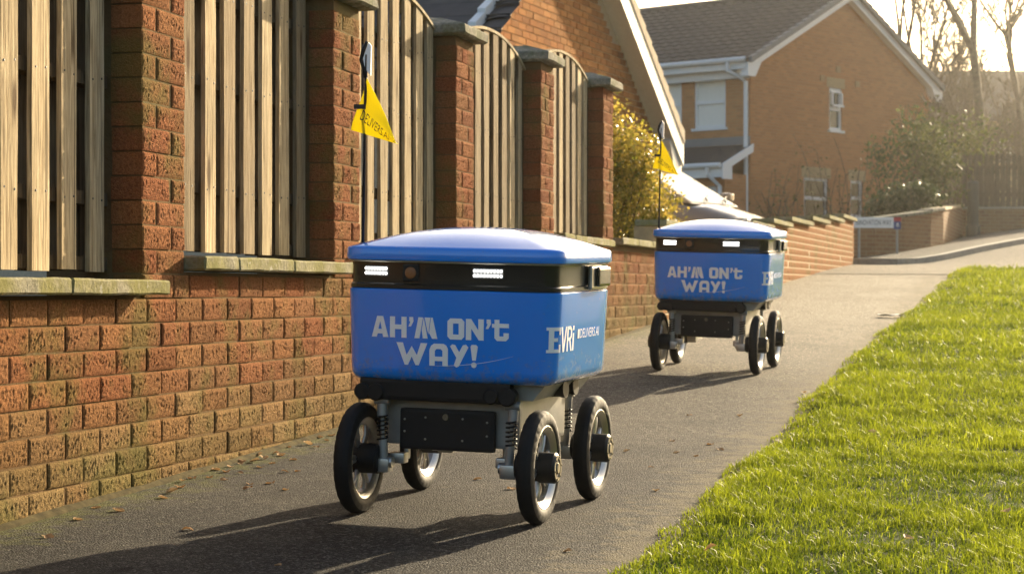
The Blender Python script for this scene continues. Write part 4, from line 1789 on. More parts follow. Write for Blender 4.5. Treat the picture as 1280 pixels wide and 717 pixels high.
tl = pantile_mesh(.3, .36, M['tile'])
rj = MB()
ntile = 0
for r in range(17):
    for c in range(18):
        sl = EH - .3 * r
        if sl < .3:
            continue
        xl = AX - sl * math.cos(ang) * 1.0 / math.cos(ang) * 1.0
        xl = AX - (EH - .3 * r * math.cos(ang))
        if xl > AX - .05:
            continue
        zl = AZ + .052 - (AX - xl) * PIT
        yl = -OV + .05 + .3 * c
        Mt = H1 @ Matrix.Translation((xl, yl, zl)) @ Matrix(((0, math.cos(ang), -math.sin(ang), 0), (1, 0, 0, 0), (0, math.sin(ang), math.cos(ang), 0), (0, 0, 0, 1)))
        u, v = proj(Mt.translation)
        if -30 < v < 70 and 480 < u < 660:
            o = link('roof_tile', tl, h1)
            loc, rot, scl = Mt.decompose()
            o.location, o.rotation_euler = loc, rot.to_euler()
            ntile += 1
        else:
            joined_v = [x.co[:] for x in tl.vertices]
            rj.add(joined_v, [tuple(p.vertices) for p in tl.polygons], Mt)
o = rj.build('roof_tiles', M['tile'], h1, fix=False)
o["kind"] = 'stuff'
# bargeboards, soffit and stepped verge caps
for sgn in (-1, 1):
    mb = MB()
    a = [(AX, AZ + .04), (AX + sgn * (EH + .02), AZ + .04 - (EH + .02) * PIT), (AX + sgn * (EH + .02), AZ - .33 - (EH + .02) * PIT), (AX, AZ - .33)]
    mb.prism(a, OV - .04, OV - .008, H1 @ P_)
    mb.build('bargeboard', M['upvc'], h1)
    mb = MB()
    a = [(AX, AZ - .29), (AX + sgn * EH, AZ - .29 - EH * PIT), (AX + sgn * EH, AZ - .31 - EH * PIT), (AX, AZ - .31)]
    mb.prism(a, -.02, OV - .042, H1 @ P_)
    mb.build('soffit', M['upvc'], h1)
    for r in range(17):
        x0 = AX + sgn * (EH - .3 * r * math.cos(ang) + .02)
        x1 = x0 - sgn * .29 * math.cos(ang)
        if (x1 - AX) * sgn < 0:
            break
        z0_, z1_ = AZ - abs(x0 - AX) * PIT, AZ - abs(x1 - AX) * PIT
        mb = MB()
        mb.prism([(x0, z0_ + .125), (x1, z1_ + .09), (x1, z1_ - .045), (x0, z0_ - .045)], OV - .075, OV + .006, H1 @ P_)
        mb.build('verge_cap', M['upvc'] if sgn < 0 else M['mortarpale'], h1)
mb = MB()
xe = AX + EH
mb.prism([(xe + .03, EZ - .12), (xe - .35, EZ + .02), (xe - .5, EZ - .05), (xe - .3, EZ - .44), (xe + .03, EZ - .44)], .02, OV - .0435, H1 @ P_)
mb.build('box_end', M['upvc'], h1)

# ------------------------------------------------------------------ two storey house beyond
q_ = Vector((-.76, .648)).normalized()
g_ = Vector((.648, .76)).normalized()
H2 = Matrix(((g_.x, q_.x, 0, 5.5), (g_.y, q_.y, 0, 48.0), (0, 0, 1, 0), (0, 0, 0, 1)))   # local x along the gable, y along the front, z up
F0, EV, RZ, GW = .8, 6.02, 7.95, 8.28
h2 = empty('brick_house', label='two storey orange brick house with white windows and brown tiled roof', cat='house', kind='thing')


def wall_openings(u0, u1, z0, z1, holes, th, axis, name, mat, parent):
    """wall with real openings; axis 'x': along local x at y=0 (faces -y); axis 'y': along local y at x=0 (faces -x)"""
    us = sorted({u0, u1, *[h[0] for h in holes], *[h[1] for h in holes]})
    zs = sorted({z0, z1, *[h[2] for h in holes], *[h[3] for h in holes]})
    mb_ = MB()
    for i in range(len(us) - 1):
        for j in range(len(zs) - 1):
            cu, cz = (us[i] + us[i + 1]) / 2, (zs[j] + zs[j + 1]) / 2
            if any(h[0] < cu < h[1] and h[2] < cz < h[3] for h in holes):
                continue
            if axis == 'x':
                mb_.box(us[i], us[i + 1], 0, th, zs[j], zs[j + 1], H2)
            else:
                mb_.box(0, th, us[i], us[i + 1], zs[j], zs[j + 1], H2)
    bm = bmesh.new()
    tmp = mb_.mesh('t')
    bm.from_mesh(tmp)
    bmesh.ops.remove_doubles(bm, verts=bm.verts, dist=1e-4)
    # drop the inner walls between neighbouring blocks
    seen = {}
    for f in bm.faces:
        seen.setdefault(tuple(sorted(v.index for v in f.verts)), []).append(f)
    bmesh.ops.delete(bm, geom=[f for l in seen.values() if len(l) > 1 for f in l], context='FACES_ONLY')
    bmesh.ops.recalc_face_normals(bm, faces=bm.faces)
    me_ = bpy.data.meshes.new(name)
    bm.to_mesh(me_)
    bm.free()
    me_.materials.append(mat)
    o_ = link(name, me_, parent)
    uv_wall(o_)
    return o_


gable_holes = [(3.42, 4.0, 4.57, 5.60), (2.29, 3.36, 2.35, 3.37), (4.41, 4.98, 2.48, 3.38)]
front_holes = [(.69, 1.58, 4.46, 5.62), (1.95, 2.84, 4.46, 5.62), (.75, 2.9, F0, 2.95)]
wall_openings(0, GW, F0, EV, gable_holes, .3, 'x', 'gable_wall', M['brickfar'], h2)
wall_openings(.3, 9.0, F0, EV, [(h[0], h[1], h[2], h[3]) for h in front_holes[:2]], .3, 'y', 'front_wall', M['brickfar'], h2)
mb = MB()
mb.prism([(0, EV), (GW, EV), (GW / 2, RZ - .05)], -.3, 0, H2 @ Matrix(((1, 0, 0, 0), (0, 0, -1, 0), (0, 1, 0, 0), (0, 0, 0, 1))))
o = mb.build('gable_peak', M['brickfar'], h2)
uv_wall(o)
mb = MB()
mb.box(GW - .3, GW - .002, .3, 9, F0, EV, H2)
mb.box(.3, GW - .3, 8.7, 9, F0, EV, H2)
o = mb.build('rear_wall', M['brickfar'], h2)
uv_wall(o)


def window2(a, b, z0, z1, axis, bars, blind=False, lintel=None, tilt=False):
    """white window: frame with bars, pane and sill in an opening of the house"""
    mb_ = MB()
    fw = .065

    def bx(u0, u1, w0, w1, d0, d1):
        if axis == 'x':
            mb_.box(u0, u1, d0, d1, w0, w1, H2)
        else:
            mb_.box(d0, d1, u0, u1, w0, w1, H2)
    bx(a, b, z0, z0 + fw, .03, .10)
    bx(a, b, z1 - fw, z1, .03, .10)
    bx(a, a + fw, z0 + fw, z1 - fw, .03, .10)
    bx(b - fw, b, z0 + fw, z1 - fw, .03, .10)
    for (kind, f) in bars:
        if kind == 'h':
            zc = z0 + (z1 - z0) * f
            bx(a + fw, b - fw, zc - .04, zc + .04, .025, .095)
        else:
            uc = a + (b - a) * f
            bx(uc - .035, uc + .035, z0 + fw, z1 - fw, .027, .097)
    win = mb_.build('window', M['upvc'], h2)
    mb_ = MB()
    bx(a + fw * .5, b - fw * .5, z0 + fw * .5, z1 - fw * .5, .07, .08)
    mb_.build('pane', M['blind'] if blind else M['glass'], win)
    mb_ = MB()
    bx(a - .06, b + .06, z0 - .06, z0, -.05, .1)
    mb_.build('sill', M['upvc'], win)
    if tilt:
        mb_ = MB()
        zc = z0 + (z1 - z0) * .5
        bx(a + .05, b - .05, zc + .05, zc + .1, -.10, -.06)
        bx(a + .05, b - .05, z1 - .12, z1 - .07, -.02, .02)
        bx(a + .05, a + .1, zc + .1, z1 - .12, -.06, -.02)
        bx(b - .1, b - .05, zc + .1, z1 - .12, -.06, -.02)
        mb_.build('casement', M['upvc'], win)
    if lintel:
        mb_ = MB()
        bx(a - .12, b + .12, z1, z1 + lintel, -.012, .05)
        mb_.build('lintel', M['brickbuff'], win)


window2(*gable_holes[0], 'x', [('h', .5)], lintel=.24, tilt=True)
window2(*gable_holes[1], 'x', [('h', .52)], lintel=.26)
window2(*gable_holes[2], 'x', [('h', .52)], lintel=.26)
window2(*front_holes[0], 'y', [('h', .52)], blind=True, lintel=.2)
window2(*front_holes[1], 'y', [('h', .52)], blind=True, lintel=.2)
for (s, z_) in ((3.0, 5.72), (4.62, 5.7), (3.72, 5.98)):
    mb = MB()
    mb.box(s, s + .2, -.02, .05, z_, z_ + .15, H2)
    mb.build('air_vent', M['brickfar'], h2)
# main roof: rolls of tiles in overlapping rows
pit2 = (RZ - EV) / (GW / 2)
a2 = math.atan(pit2)
for sgn in (1, -1):
    mb = MB()
    nrow, ncol = 16, 32
    y0r, y1r = -.22, 9.3
    Lsl = (GW / 2 + .35) / math.cos(a2)
    rl = Lsl / nrow
    per = 6
    for r in range(nrow):
        base_i = len(mb.v)
        for (f, lift) in ((0, .05), (1.08, .012)):
            sdist = (r + f) * rl
            for c in range(ncol * per + 1):
                yy = y0r + (y1r - y0r) * c / (ncol * per)
                ph = (c % per) / per
                hh = lift + .035 * (math.cos(2 * math.pi * ph) * .5 + .5)
                xx = -.35 + sdist * math.cos(a2) - hh * math.sin(a2)
                zz = EV - .35 * pit2 + sdist * math.sin(a2) + hh * math.cos(a2) + .06
                if sgn < 0:
                    xx = GW - xx
                mb.v.append((xx, yy, zz))
        nn = ncol * per + 1
        for c in range(nn):
            xx, yy, zz = mb.v[base_i + c]
            mb.v.append((xx, yy, zz - .05))
        for c in range(nn - 1):
            mb.f.append((base_i + c, base_i + c + 1, base_i + nn + c + 1, base_i + nn + c))
            mb.f.append((base_i + 2 * nn + c, base_i + 2 * nn + c + 1, base_i + c + 1, base_i + c))
    mb.v = [tuple(H2 @ Vector(p)) for p in mb.v]
    o = mb.build('roof_tiles', M['tilebrown'], h2, fix=False)
    o["kind"] = 'stuff'
    mb = MB()
    for r in range(nrow):
        s0, s1 = r * rl, (r + .97) * rl
        x0, x1 = -.35 + s0 * math.cos(a2), -.35 + s1 * math.cos(a2)
        zz0, zz1 = EV - .35 * pit2 + s0 * math.sin(a2) + .04, EV - .35 * pit2 + s1 * math.sin(a2) + .04
        if sgn < 0:
            x0, x1 = GW - x0, GW - x1
        vc = MB()
        vc.prism([(x0, zz0 + .12), (x1, zz1 + .085), (x1, zz1 - .03), (x0, zz0 - .03)], .17, .29, H2 @ Matrix(((1, 0, 0, 0), (0, 0, -1, 0), (0, 1, 0, 0), (0, 0, 0, 1))))
        vc.build('verge_tile', M['lead'], h2)
    # bargeboard with its box end
    mb = MB()
    xs_ = [GW / 2, -.38] if sgn > 0 else [GW / 2, GW + .38]
    za, zb_ = RZ + .03, EV - .38 * pit2 + .03
    mb.prism([(xs_[0], za), (xs_[1], zb_), (xs_[1], zb_ - .2), (xs_[0], za - .2)], .15, .2, H2 @ Matrix(((1, 0, 0, 0), (0, 0, -1, 0), (0, 1, 0, 0), (0, 0, 0, 1))))
    sg2 = -1 if sgn > 0 else 1
    mb.prism([(xs_[1], zb_ - .2), (xs_[1] - sg2 * .55, zb_ - .2 + .55 * pit2), (xs_[1] - sg2 * .3, zb_ - .3), (xs_[1], zb_ - .3)], .0, .198, H2 @ Matrix(((1, 0, 0, 0), (0, 0, -1, 0), (0, 1, 0, 0), (0, 0, 0, 1))))
    mb.build('bargeboard', M['upvc'], h2)
    mb = MB()
    mb.prism([(xs_[0], za - .17), (xs_[1], zb_ - .17), (xs_[1], zb_ - .19), (xs_[0], za - .19)], .01, .149, H2 @ Matrix(((1, 0, 0, 0), (0, 0, -1, 0), (0, 1, 0, 0), (0, 0, 0, 1))))
    mb.build('soffit', M['upvc'], h2)
mb = MB()
mb.tube([H2 @ Vector((GW / 2, -.25, RZ + .06)), H2 @ Vector((GW / 2, 9.3, RZ + .06))], .14, 10)
mb.build('ridge', M['tilebrown'], h2, smooth=True)
mb = MB()
mb.box(-.36, -.33, -.12, 9.2, EV - .28, EV - .03, H2)
mb.box(-.33, -.002, -.1, 9.2, EV - .26, EV - .235, H2)
mb.box(-.16, -.004, .02, 9.2, EV - .46, EV - .262, H2)
mb.build('fascia', M['upvc'], h2)
mb = MB()
mb.tube([H2 @ Vector((-.42, -.12, EV - .07)), H2 @ Vector((-.42, 9.2, EV - .07))], .065, 10)
mb.build('gutter', M['upvc'], h2, smooth=True)


def pipe(pts, name='downpipe', r=.04):
    mb_ = MB()
    mb_.tube([H2 @ Vector(p) for p in pts], r, 8)
    return mb_.build(name, M['upvc'], h2, smooth=False)


pipe([(-.42, .35, EV - .1), (-.42, .35, EV - .3), (-.1, .06, EV - .55), (-.1, .06, F0)], r=.055)
# lean-to porch over the garage door
PD = 1.0
PZ1, PZ0 = 4.02, 3.52
mb = MB()
mb.prism([(-.002, PZ1), (-PD - .2, PZ0 - .02), (-PD - .2, PZ0 - .1), (-.002, PZ1 - .12)], -6, 0.06, H2 @ Matrix(((1, 0, 0, 0), (0, 0, -1, 0), (0, 1, 0, 0), (0, 0, 0, 1))))
mb.build('porch_roof', M['tile'], h2)
mb = MB()
mb.box(-.05, -.001, .0, 6, PZ1 + .005, PZ1 + .2, H2)
mb.build('flashing', M['lead'], h2)
mb = MB()
mb.box(-PD - .24, -PD - .205, -.05, 6, PZ0 - .30, PZ0 - .03, H2)
mb.prism([(0.0, PZ1 + .02), (-PD - .25, PZ0 + .0), (-PD - .25, PZ0 - .34), (-PD + .12, PZ0 - .34), (-PD + .12, PZ0 - .04), (-.02, PZ1 - .17)], .062, .1, H2 @ Matrix(((1, 0, 0, 0), (0, 0, -1, 0), (0, 1, 0, 0), (0, 0, 0, 1))))
mb.build('porch_fascia', M['upvc'], h2)
mb = MB()
mb.tube([H2 @ Vector((-PD - .3, -.05, PZ0 - .03)), H2 @ Vector((-PD - .3, 6, PZ0 - .03))], .06, 8)
mb.build('porch_gutter', M['upvc'], h2)
mb = MB()
mb.box(-PD, -PD + .25, .02, .25, F0, PZ0 - .2, H2)
mb.box(-PD, -PD + .25, .25, 2.65, 3.04, PZ0 - .2, H2)
mb.box(-PD, -PD + .25, 2.65, 6, F0, PZ0 - .2, H2)
mb.box(-PD + .25, -.002, .02, .24, F0, PZ0 - .2, H2)
o = mb.build('porch_wall', M['brickfar'], h2)
uv_wall(o)
mb = MB()
mb.box(-PD + .08, -PD + .12, .25, 2.65, F0, 3.04, H2)
for i in range(5):
    mb.box(-PD + .072, -PD + .081, .3, 2.6, F0 + .2 + i * .4, F0 + .5 + i * .4, H2)
mb.build('garage_door', M['garage'], h2)
pipe([(-PD - .3, .3, PZ0 - .05), (-PD - .3, .3, PZ0 - .22), (-PD - .06, .12, PZ0 - .5), (-PD - .06, .12, F0)], r=.05)

# ------------------------------------------------------------------ parked car, bonnet towards the path
car = empty('parked_car', (1.98, 29.35, float(G(1.98, 29.35))), (0, 0, math.radians(-33)), label='bronze parked car behind the wall, its bright windscreen showing over the rear robot', cat='car')
# local x forward; half widths along the length
prof_low = [(-2.0, .30, .55, .72), (-1.9, .24, .78, .80), (-1.2, .22, .86, .84), (0, .20, .88, .86), (.75, .20, .86, .86), (1.15, .22, .78, .84), (1.5, .24, .66, .78), (1.75, .32, .48, .62)]
mb = MB()
for (x, z0_, z1_, w) in prof_low:
    mb.v += [(x, -w * .92, z0_), (x, -w, z0_ + .15), (x, -w, z1_ - .16), (x, -w * .9, z1_ - .02), (x, -w * .45, z1_ + .03), (x, 0, z1_ + .04), (x, w * .45, z1_ + .03), (x, w * .9, z1_ - .02), (x, w, z1_ - .16), (x, w, z0_ + .15), (x, w * .92, z0_)]
n_ = 11
for i in range(len(prof_low) - 1):
    for k in range(n_):
        mb.f.append((i * n_ + k, i * n_ + (k + 1) % n_, (i + 1) * n_ + (k + 1) % n_, (i + 1) * n_ + k))
mb.f += [tuple(range(n_)), tuple((len(prof_low) - 1) * n_ + k for k in range(n_ - 1, -1, -1))]
smooth_angle(mb.build('body', M['carpaint'], car), 50)
mb = MB()
mb.v = [(-1.55, -.60, .86), (1.0, -.70, .84), (.05, -.56, 1.42), (-1.2, -.52, 1.38), (-1.55, .60, .86), (1.0, .70, .84), (.05, .56, 1.42), (-1.2, .52, 1.38)]
mb.f = [(0, 1, 2, 3), (4, 7, 6, 5), (0, 3, 7, 4), (1, 5, 6, 2), (2, 6, 7, 3), (0, 4, 5, 1)]
mb.build('cabin', M['carpaint'], car)


def panel(name, corners, mat, lift=.006):
    vs = [Vector(c) for c in corners]
    nrm = (vs[1] - vs[0]).cross(vs[3] - vs[0]).normalized()
    mb_ = MB()
    mb_.v = [tuple(v + nrm * .001) for v in vs] + [tuple(v + nrm * lift) for v in vs]
    mb_.f = [(3, 2, 1, 0), (4, 5, 6, 7), (0, 1, 5, 4), (1, 2, 6, 5), (2, 3, 7, 6), (3, 0, 4, 7)]
    return mb_.build(name, mat, car)


panel('windscreen', [(.97, -.66, .86), (.97, .66, .86), (.09, .53, 1.395), (.09, -.53, 1.395)], M['screenglass'])
panel('side_window', [(-1.3, -.605, .93), (.75, -.675, .93), (.05, -.575, 1.36), (-1.1, -.54, 1.33)], M['glass'])
panel('side_window', [(.75, .675, .93), (-1.3, .605, .93), (-1.1, .54, 1.33), (.05, .575, 1.36)], M['glass'])
for s in (-.3, .25):
    mb = MB()
    mb.tube([(1.03, s, .885), (.9, s + .2, .935), (.78, s + .5, .99)], .012, 5)
    mb.build('wiper', M['blackmatt'], car)
for sx in (-1.25, 1.12):
    for sy in (-1, 1):
        w_ = empty('wheel')
        w_.parent = car
        w_.location = (sx, sy * .76, .31)
        w_.rotation_euler = (0, 0, math.pi / 2)
        mb = MB()
        mb.lathe([(-.09, .2), (-.1, .26), (-.07, .31), (.07, .31), (.1, .26), (.09, .2)], 28)
        mb.build('tyre', M['rubber'], w_)
        mb = MB()
        mb.lathe([(-.08, .0), (-.08, .2), (.08, .2), (.08, 0)], 20)
        mb.build('rim', M['alloy'], w_)
for sy in (-1, 1):
    mb = MB()
    mb.bbox(.62, .78, min(sy * .86, sy * 1.0), max(sy * .86, sy * 1.0), .92, 1.05, .03)
    mb.build('door_mirror', M['carpaint'], car)
    mb = MB()
    mb.bbox(1.62, 1.72, min(sy * .42, sy * .6), max(sy * .42, sy * .6), .5, .64, .03)
    mb.build('headlight', M['screenglass'], car)

# ------------------------------------------------------------------ far walls, street sign, lamp post, fence
fw_ = empty('corner_wall', label='shaded brick garden wall curving round the corner behind the street sign', cat='wall', kind='thing')
cpts = [(5.0, 37.6), (5.9, 37.0), (6.45, 36.95), (7.1, 37.6), (7.75, 38.5), (8.15, 39.3), (8.5, 40.6), (9.05, 42.6), (9.75, 45.0)]
mb = MB()
for i in range(len(cpts) - 1):
    p, q = Vector(cpts[i]), Vector(cpts[i + 1])
    g0, g1 = float(G(*p)) + .08, float(G(*q)) + .08
    hh = .62 if i < 4 else .64
    wall_box(mb, p, q, .22, g0 - .4, g1 - .4, g0 + hh, g1 + hh)
    ang_ = math.atan2((q - p).y, (q - p).x)
    L = (q - p).length
    ns = max(1, round(L / .55))
    for e in range(ns):
        s_ = rough_slab(L / ns - .01, .3, .055, 200 + i * 5 + e)
        o = s_.build('coping_stone', M['brickbuff'] if i > 4 else M['cap'], fw_)
        f = (e + .5) / ns
        c_ = p.lerp(q, f)
        nn = Vector((-(q - p).y, (q - p).x)).normalized() * .11
        o.location = (c_.x + nn.x, c_.y + nn.y, g0 + (g1 - g0) * f + hh + .03)
        o.rotation_euler = (0, -math.atan2(g1 - g0, L), ang_)
o = mb.build('brickwork', M['brickgrey'], fw_)
uv_wall(o)
rw = empty('boundary_wall', label='low dark brick wall under the wooden fence at the right edge', cat='wall', kind='thing')
mb = MB()
p, q = Vector((9.85, 45.2)), Vector((15.5, 46.8))
wall_box(mb, p, q, .22, 1.2, 1.8, 2.42, 2.52)
o = mb.build('brickwork', M['brickgrey'], rw)
uv_wall(o)
mb = MB()
wall_box(mb, p + Vector((0, -.03)), q + Vector((0, -.03)), .28, 2.422, 2.522, 2.47, 2.57)
mb.build('coping', M['concrete'], rw)
pf = empty('paling_fence', label='tall dark wooden paling fence above the low wall at the right edge', cat='fence', kind='thing')
nb = 44
for i in range(nb):
    f = (i + .5) / nb
    c_ = p.lerp(q, f) + Vector((-.05, .12))
    mb = MB()
    tp_ = 1.15 + .04 * random.random()
    mb.prism([(-.05, 0), (.05, 0), (.05, tp_ - .05), (0, tp_), (-.05, tp_ - .05)], -.012, .012, Matrix.Rotation(math.pi / 2, 4, 'X'))
    o = mb.build('paling', M['darkwood'], pf)
    o.location = (c_.x, c_.y, 2.47 + .1 * f)
    o.rotation_euler = (0, random.uniform(-.02, .02), math.atan2((q - p).y, (q - p).x))
mb = MB()
wall_box(mb, p + Vector((0, .145)), q + Vector((0, .145)), .04, 2.7, 2.8, 2.78, 2.88)
wall_box(mb, p + Vector((0, .145)), q + Vector((0, .145)), .04, 3.3, 3.4, 3.38, 3.48)
mb.build('rail', M['darkwood'], pf)

sg = empty('street_sign', (0, 0, 0), label='white street name sign on two posts before the shaded wall', cat='sign')
sgp = Vector((5.86, 35.75))
sga = math.radians(8)
sz = float(G(6.1, 35.8)) + .08
Ms = Matrix.Translation((sgp.x, sgp.y, sz)) @ Matrix.Rotation(sga, 4, 'Z')
SZ0, SZ1 = .52, .705
mb = MB()
mb.bbox(0, .722, -.012, .012, SZ0, SZ1, .005, Ms)
mb.build('name_board', M['signwhite'], sg)
mb = MB()
mb.box(.722, .852, -.0125, .0125, SZ0 - .02, SZ1 - .07, Ms)
sb = mb.build('number_panel', M['signblue'], sg)
mb = MB()
mb.box(.722, .852, -.0125, .0125, SZ1 - .07, SZ1, Ms)
mb.build('number_panel_top', M['signred'], sg)
for x in (.12, .80):
    mb = MB()
    mb.tube([Ms @ Vector((x, .035, -.3)), Ms @ Vector((x, .035, SZ1 - .01))], .022, 10)
    mb.build('post', M['greymetal'], sg)


def flat_text(txt, size, x, z_, width, mat, parent):
    me_, w, hh = text_font(txt, size)
    for v in me_.vertices:
        v.co = Ms @ Vector((x + v.co.x * width / w, -.0145, z_ + v.co.y))
    me_.materials.append(mat)
    return link('lettering', me_, parent)


flat_text("INNOVATION WAY", .125, .05, SZ0 + .05, .63, M['ink'], sg)
flat_text("8", .1, .768, SZ0 + .02, .045, M['signwhite'], sg)

lp = empty('street_post', (9.82, 44.3, float(G(9.82, 44.3)) + .05), label='thick dark street post at the end of the corner wall', cat='post')
mb = MB()
mb.tube([(0, 0, -.1), (0, 0, 1.17), (0, 0, 1.2)], [.12, .12, .08], 12)
mb.build('shaft', M['lamppost'], lp, smooth=False)
mb = MB()
mb.tube([(0, 0, -.1), (0, 0, .25), (0, 0, .28)], [.15, .15, .125], 12)
mb.build('collar', M['lamppost'], lp)

# ------------------------------------------------------------------ planting round the house
shrub('evergreen_shrub', 'rounded dark evergreen shrub just above the shaded corner wall', (7.55, 40.2, 1.5),
      [(0, 0, .75, .62, .6, .45), (.35, .2, .95, .5, .5, .35), (-.4, 0, .6, .4, .4, .4)], 3800, .10, M['evergreen'], 12)
shrub('leafy_shrub', 'loose green shrub against the right end of the house gable', (8.1, 44.0, 1.4),
      [(.2, 0, 1.3, .8, .9, .8), (.9, .3, 1.7, .8, .8, .9), (-.2, .2, 2.1, .45, .6, .5), (.5, .2, 2.4, .6, .7, .6)], 2600, .11, M['shrubgreen'], 40)
shrub('tall_shrub', 'tall olive green shrub beside the dark street post', (9.6, 46.4, 1.6),
      [(0, 0, 1.7, .9, .9, 1.0), (.6, .3, 2.3, .9, .9, .9), (-.5, .2, 2.6, .7, .7, .7)], 2600, .11, M['shrubgreen'], 40)


def twig_shrub(label, x, y, z, w, h, n, seed, leaves=200):
    R_ = random.Random(seed)
    root = empty('climbing_shrub', (x, y, z), label=label, cat='shrub', group='thin brown shrubs against the house gable')
    segs_ = []
    ends = []
    for i in range(n):
        p = Vector((R_.uniform(-.5, .5) * w * .6, R_.uniform(-.15, .15), 0))
        d = Vector((R_.uniform(-.25, .25), 0, 1))
        L = h * R_.uniform(.5, 1.05)
        rad = .018
        for k in range(6):
            d = (d + Vector((R_.uniform(-.25, .25), R_.uniform(-.15, .15), R_.uniform(-.1, .15)))).normalized()
            q = p + d * L / 6
            segs_.append((tuple(p), tuple(q), rad, rad * .8))
            if k > 0 and R_.random() < .8:
                e = q + Vector((R_.uniform(-.35, .35), R_.uniform(-.2, .2), R_.uniform(0, .35)))
                segs_.append((tuple(q), tuple(e), rad * .5, rad * .2))
                ends.append(e)
            p = q
            rad *= .82
            ends.append(p)
    V, f = tube_fast(segs_, 4)
    link('stem', raw_mesh('stem', V, f, None, M['stem']), root)
    E_ = np.array([tuple(e) for e in ends])
    pk = E_[rng.integers(0, len(E_), leaves)] + rng.normal(size=(leaves, 3)) * .1
    link('foliage', leaf_mesh('foliage', pk, .085, M['shrubgreen'], np.clip(rng.normal(.5, .3, leaves), 0, 1)), root)


twig_shrub('thin brown shrub on the gable left of the ground floor windows', 6.35, 48.2, 1.5, 1.8, 2.1, 26, 3, 260)
twig_shrub('thin tall shrub on the gable between the two ground floor windows', 7.75, 49.9, 1.5, 1.1, 3.0, 16, 5, 160)
twig_shrub('thin brown shrub on the gable right of the small window', 9.0, 51.4, 1.5, 1.6, 2.3, 24, 8, 160)

for (lab, x, y, h_, r_, sd_, sp_, ln_, lv_, bs_, lf_) in (
        ('thick trunked bare tree rising behind the dark street post', 12.2, 54, 12, .19, 11, .5, 0, 6, .40, 80),
        ('bare tree forking at the right edge of the picture', 14.5, 59, 13, .16, 23, .55, -.05, 6, .3, 60),
        ('slender bare tree rising just right of the house roof', 11.5, 60, 13, .12, 31, .3, .03, 6, .34, 30),
        ('second slender bare tree, close beside the one right of the roof', 12.1, 61, 12, .11, 33, .3, -.03, 6, .34, 30),
        ('slim bare tree between the house eaves and the thick trunk', 12.6, 63, 9.5, .13, 47, .5, 0, 6, .3, 60),
        ('spreading bare tree behind the paling fence', 14.6, 64, 9, .15, 59, .6, .05, 6, .25, 60),
        ('bushy bare tree right of the house behind the tall shrub', 10.9, 53.5, 6.0, .09, 67, .7, 0, 6, .2, 260),
        ('low twiggy tree behind the paling fence near the right edge', 12.9, 50.5, 5.5, .09, 71, .7, 0, 6, .18, 200),
        ('low arching tree just right of the thick trunk', 12.8, 56, 6.5, .09, 83, .8, .2, 6, .2, 160),
        ('low arching tree just left of the thick trunk', 11.2, 57, 6.5, .09, 89, .8, -.2, 6, .2, 160),
        ('small bare tree in the hazy corner by the right edge', 15.6, 61, 7.5, .1, 97, .7, 0, 6, .2, 60)):
    bare_tree('bare_tree', lab, x, y, h_, r_, sd_, sp_, ln_, lv_, base_split=bs_, leaves=lf_)

# thicket and wood beyond: one mass
segs_ = []
R_ = random.Random(5)
for i in range(420):
    x = R_.uniform(10.5, 30)
    y = R_.uniform(58, 84)
    zb_ = float(G(12, y)) - .2
    h_ = R_.uniform(2.5, 6.0)
    p = Vector((x, y, zb_))
    d = Vector((R_.uniform(-.2, .2), 0, 1))
    rad = R_.uniform(.02, .06)
    for k in range(5):
        d = (d + Vector((R_.uniform(-.3, .3), R_.uniform(-.2, .2), R_.uniform(-.1, .2)))).normalized()
        q = p + d * h_ / 5
        segs_.append((tuple(p), tuple(q), rad, rad * .75))
        for e in range(3):
            ee = q + Vector((R_.uniform(-.8, .8), R_.uniform(-.5, .5), R_.uniform(0, .8)))
            segs_.append((tuple(q), tuple(ee), rad * .4, rad * .12))
        p = q
        rad *= .75
V, f = tube_fast(segs_, 3)
tag(link('distant_thicket', raw_mesh('distant_thicket', V, f, None, M['bark'])), 'hazy mass of bare twigs and saplings behind the far walls', 'thicket', kind='stuff')

# far roofs in the haze
for (x, y, w, z0_, z1_, lab) in ((21.5, 96, 11, 3.2, 11.2, 'pale hazy house with a chimney far behind the bare trees'), (36, 104, 14, 3.6, 11.0, 'pale hazy house at the far right behind the trees')):
    fh = empty('distant_house', (x, y, 0), label=lab, cat='house', kind='thing', group='distant houses')
    mb = MB()
    mb.box(-w / 2, w / 2, 0, 7, z0_ - 2, z1_ - 2.6)
    mb.build('wall', M['brickbuff'], fh)
    mb = MB()
    mb.prism([(-.5, z1_ - 2.7), (7.5, z1_ - 2.7), (3.5, z1_)], -w / 2 - .2, w / 2 + .2, Matrix(((0, 0, 1, 0), (1, 0, 0, 0), (0, 1, 0, 0), (0, 0, 0, 1))))
    rf = mb.build('roof', M['tilebrown'], fh)
    mb = MB()
    mb.box(-w / 2 + .8, -w / 2 + 1.7, 3.1, 3.9, z1_ - .6, z1_ + 1.0)
    mb.build('chimney', M['brickbuff'], rf)
    for i in range(4):
        mb = MB()
        xx = -w / 2 + 1.2 + i * (w - 2.4) / 3
        mb.box(xx - .5, xx + .5, -.05, .02, z1_ - 4.6, z1_ - 3.3)
        mb.build('window', M['upvc'], fh)

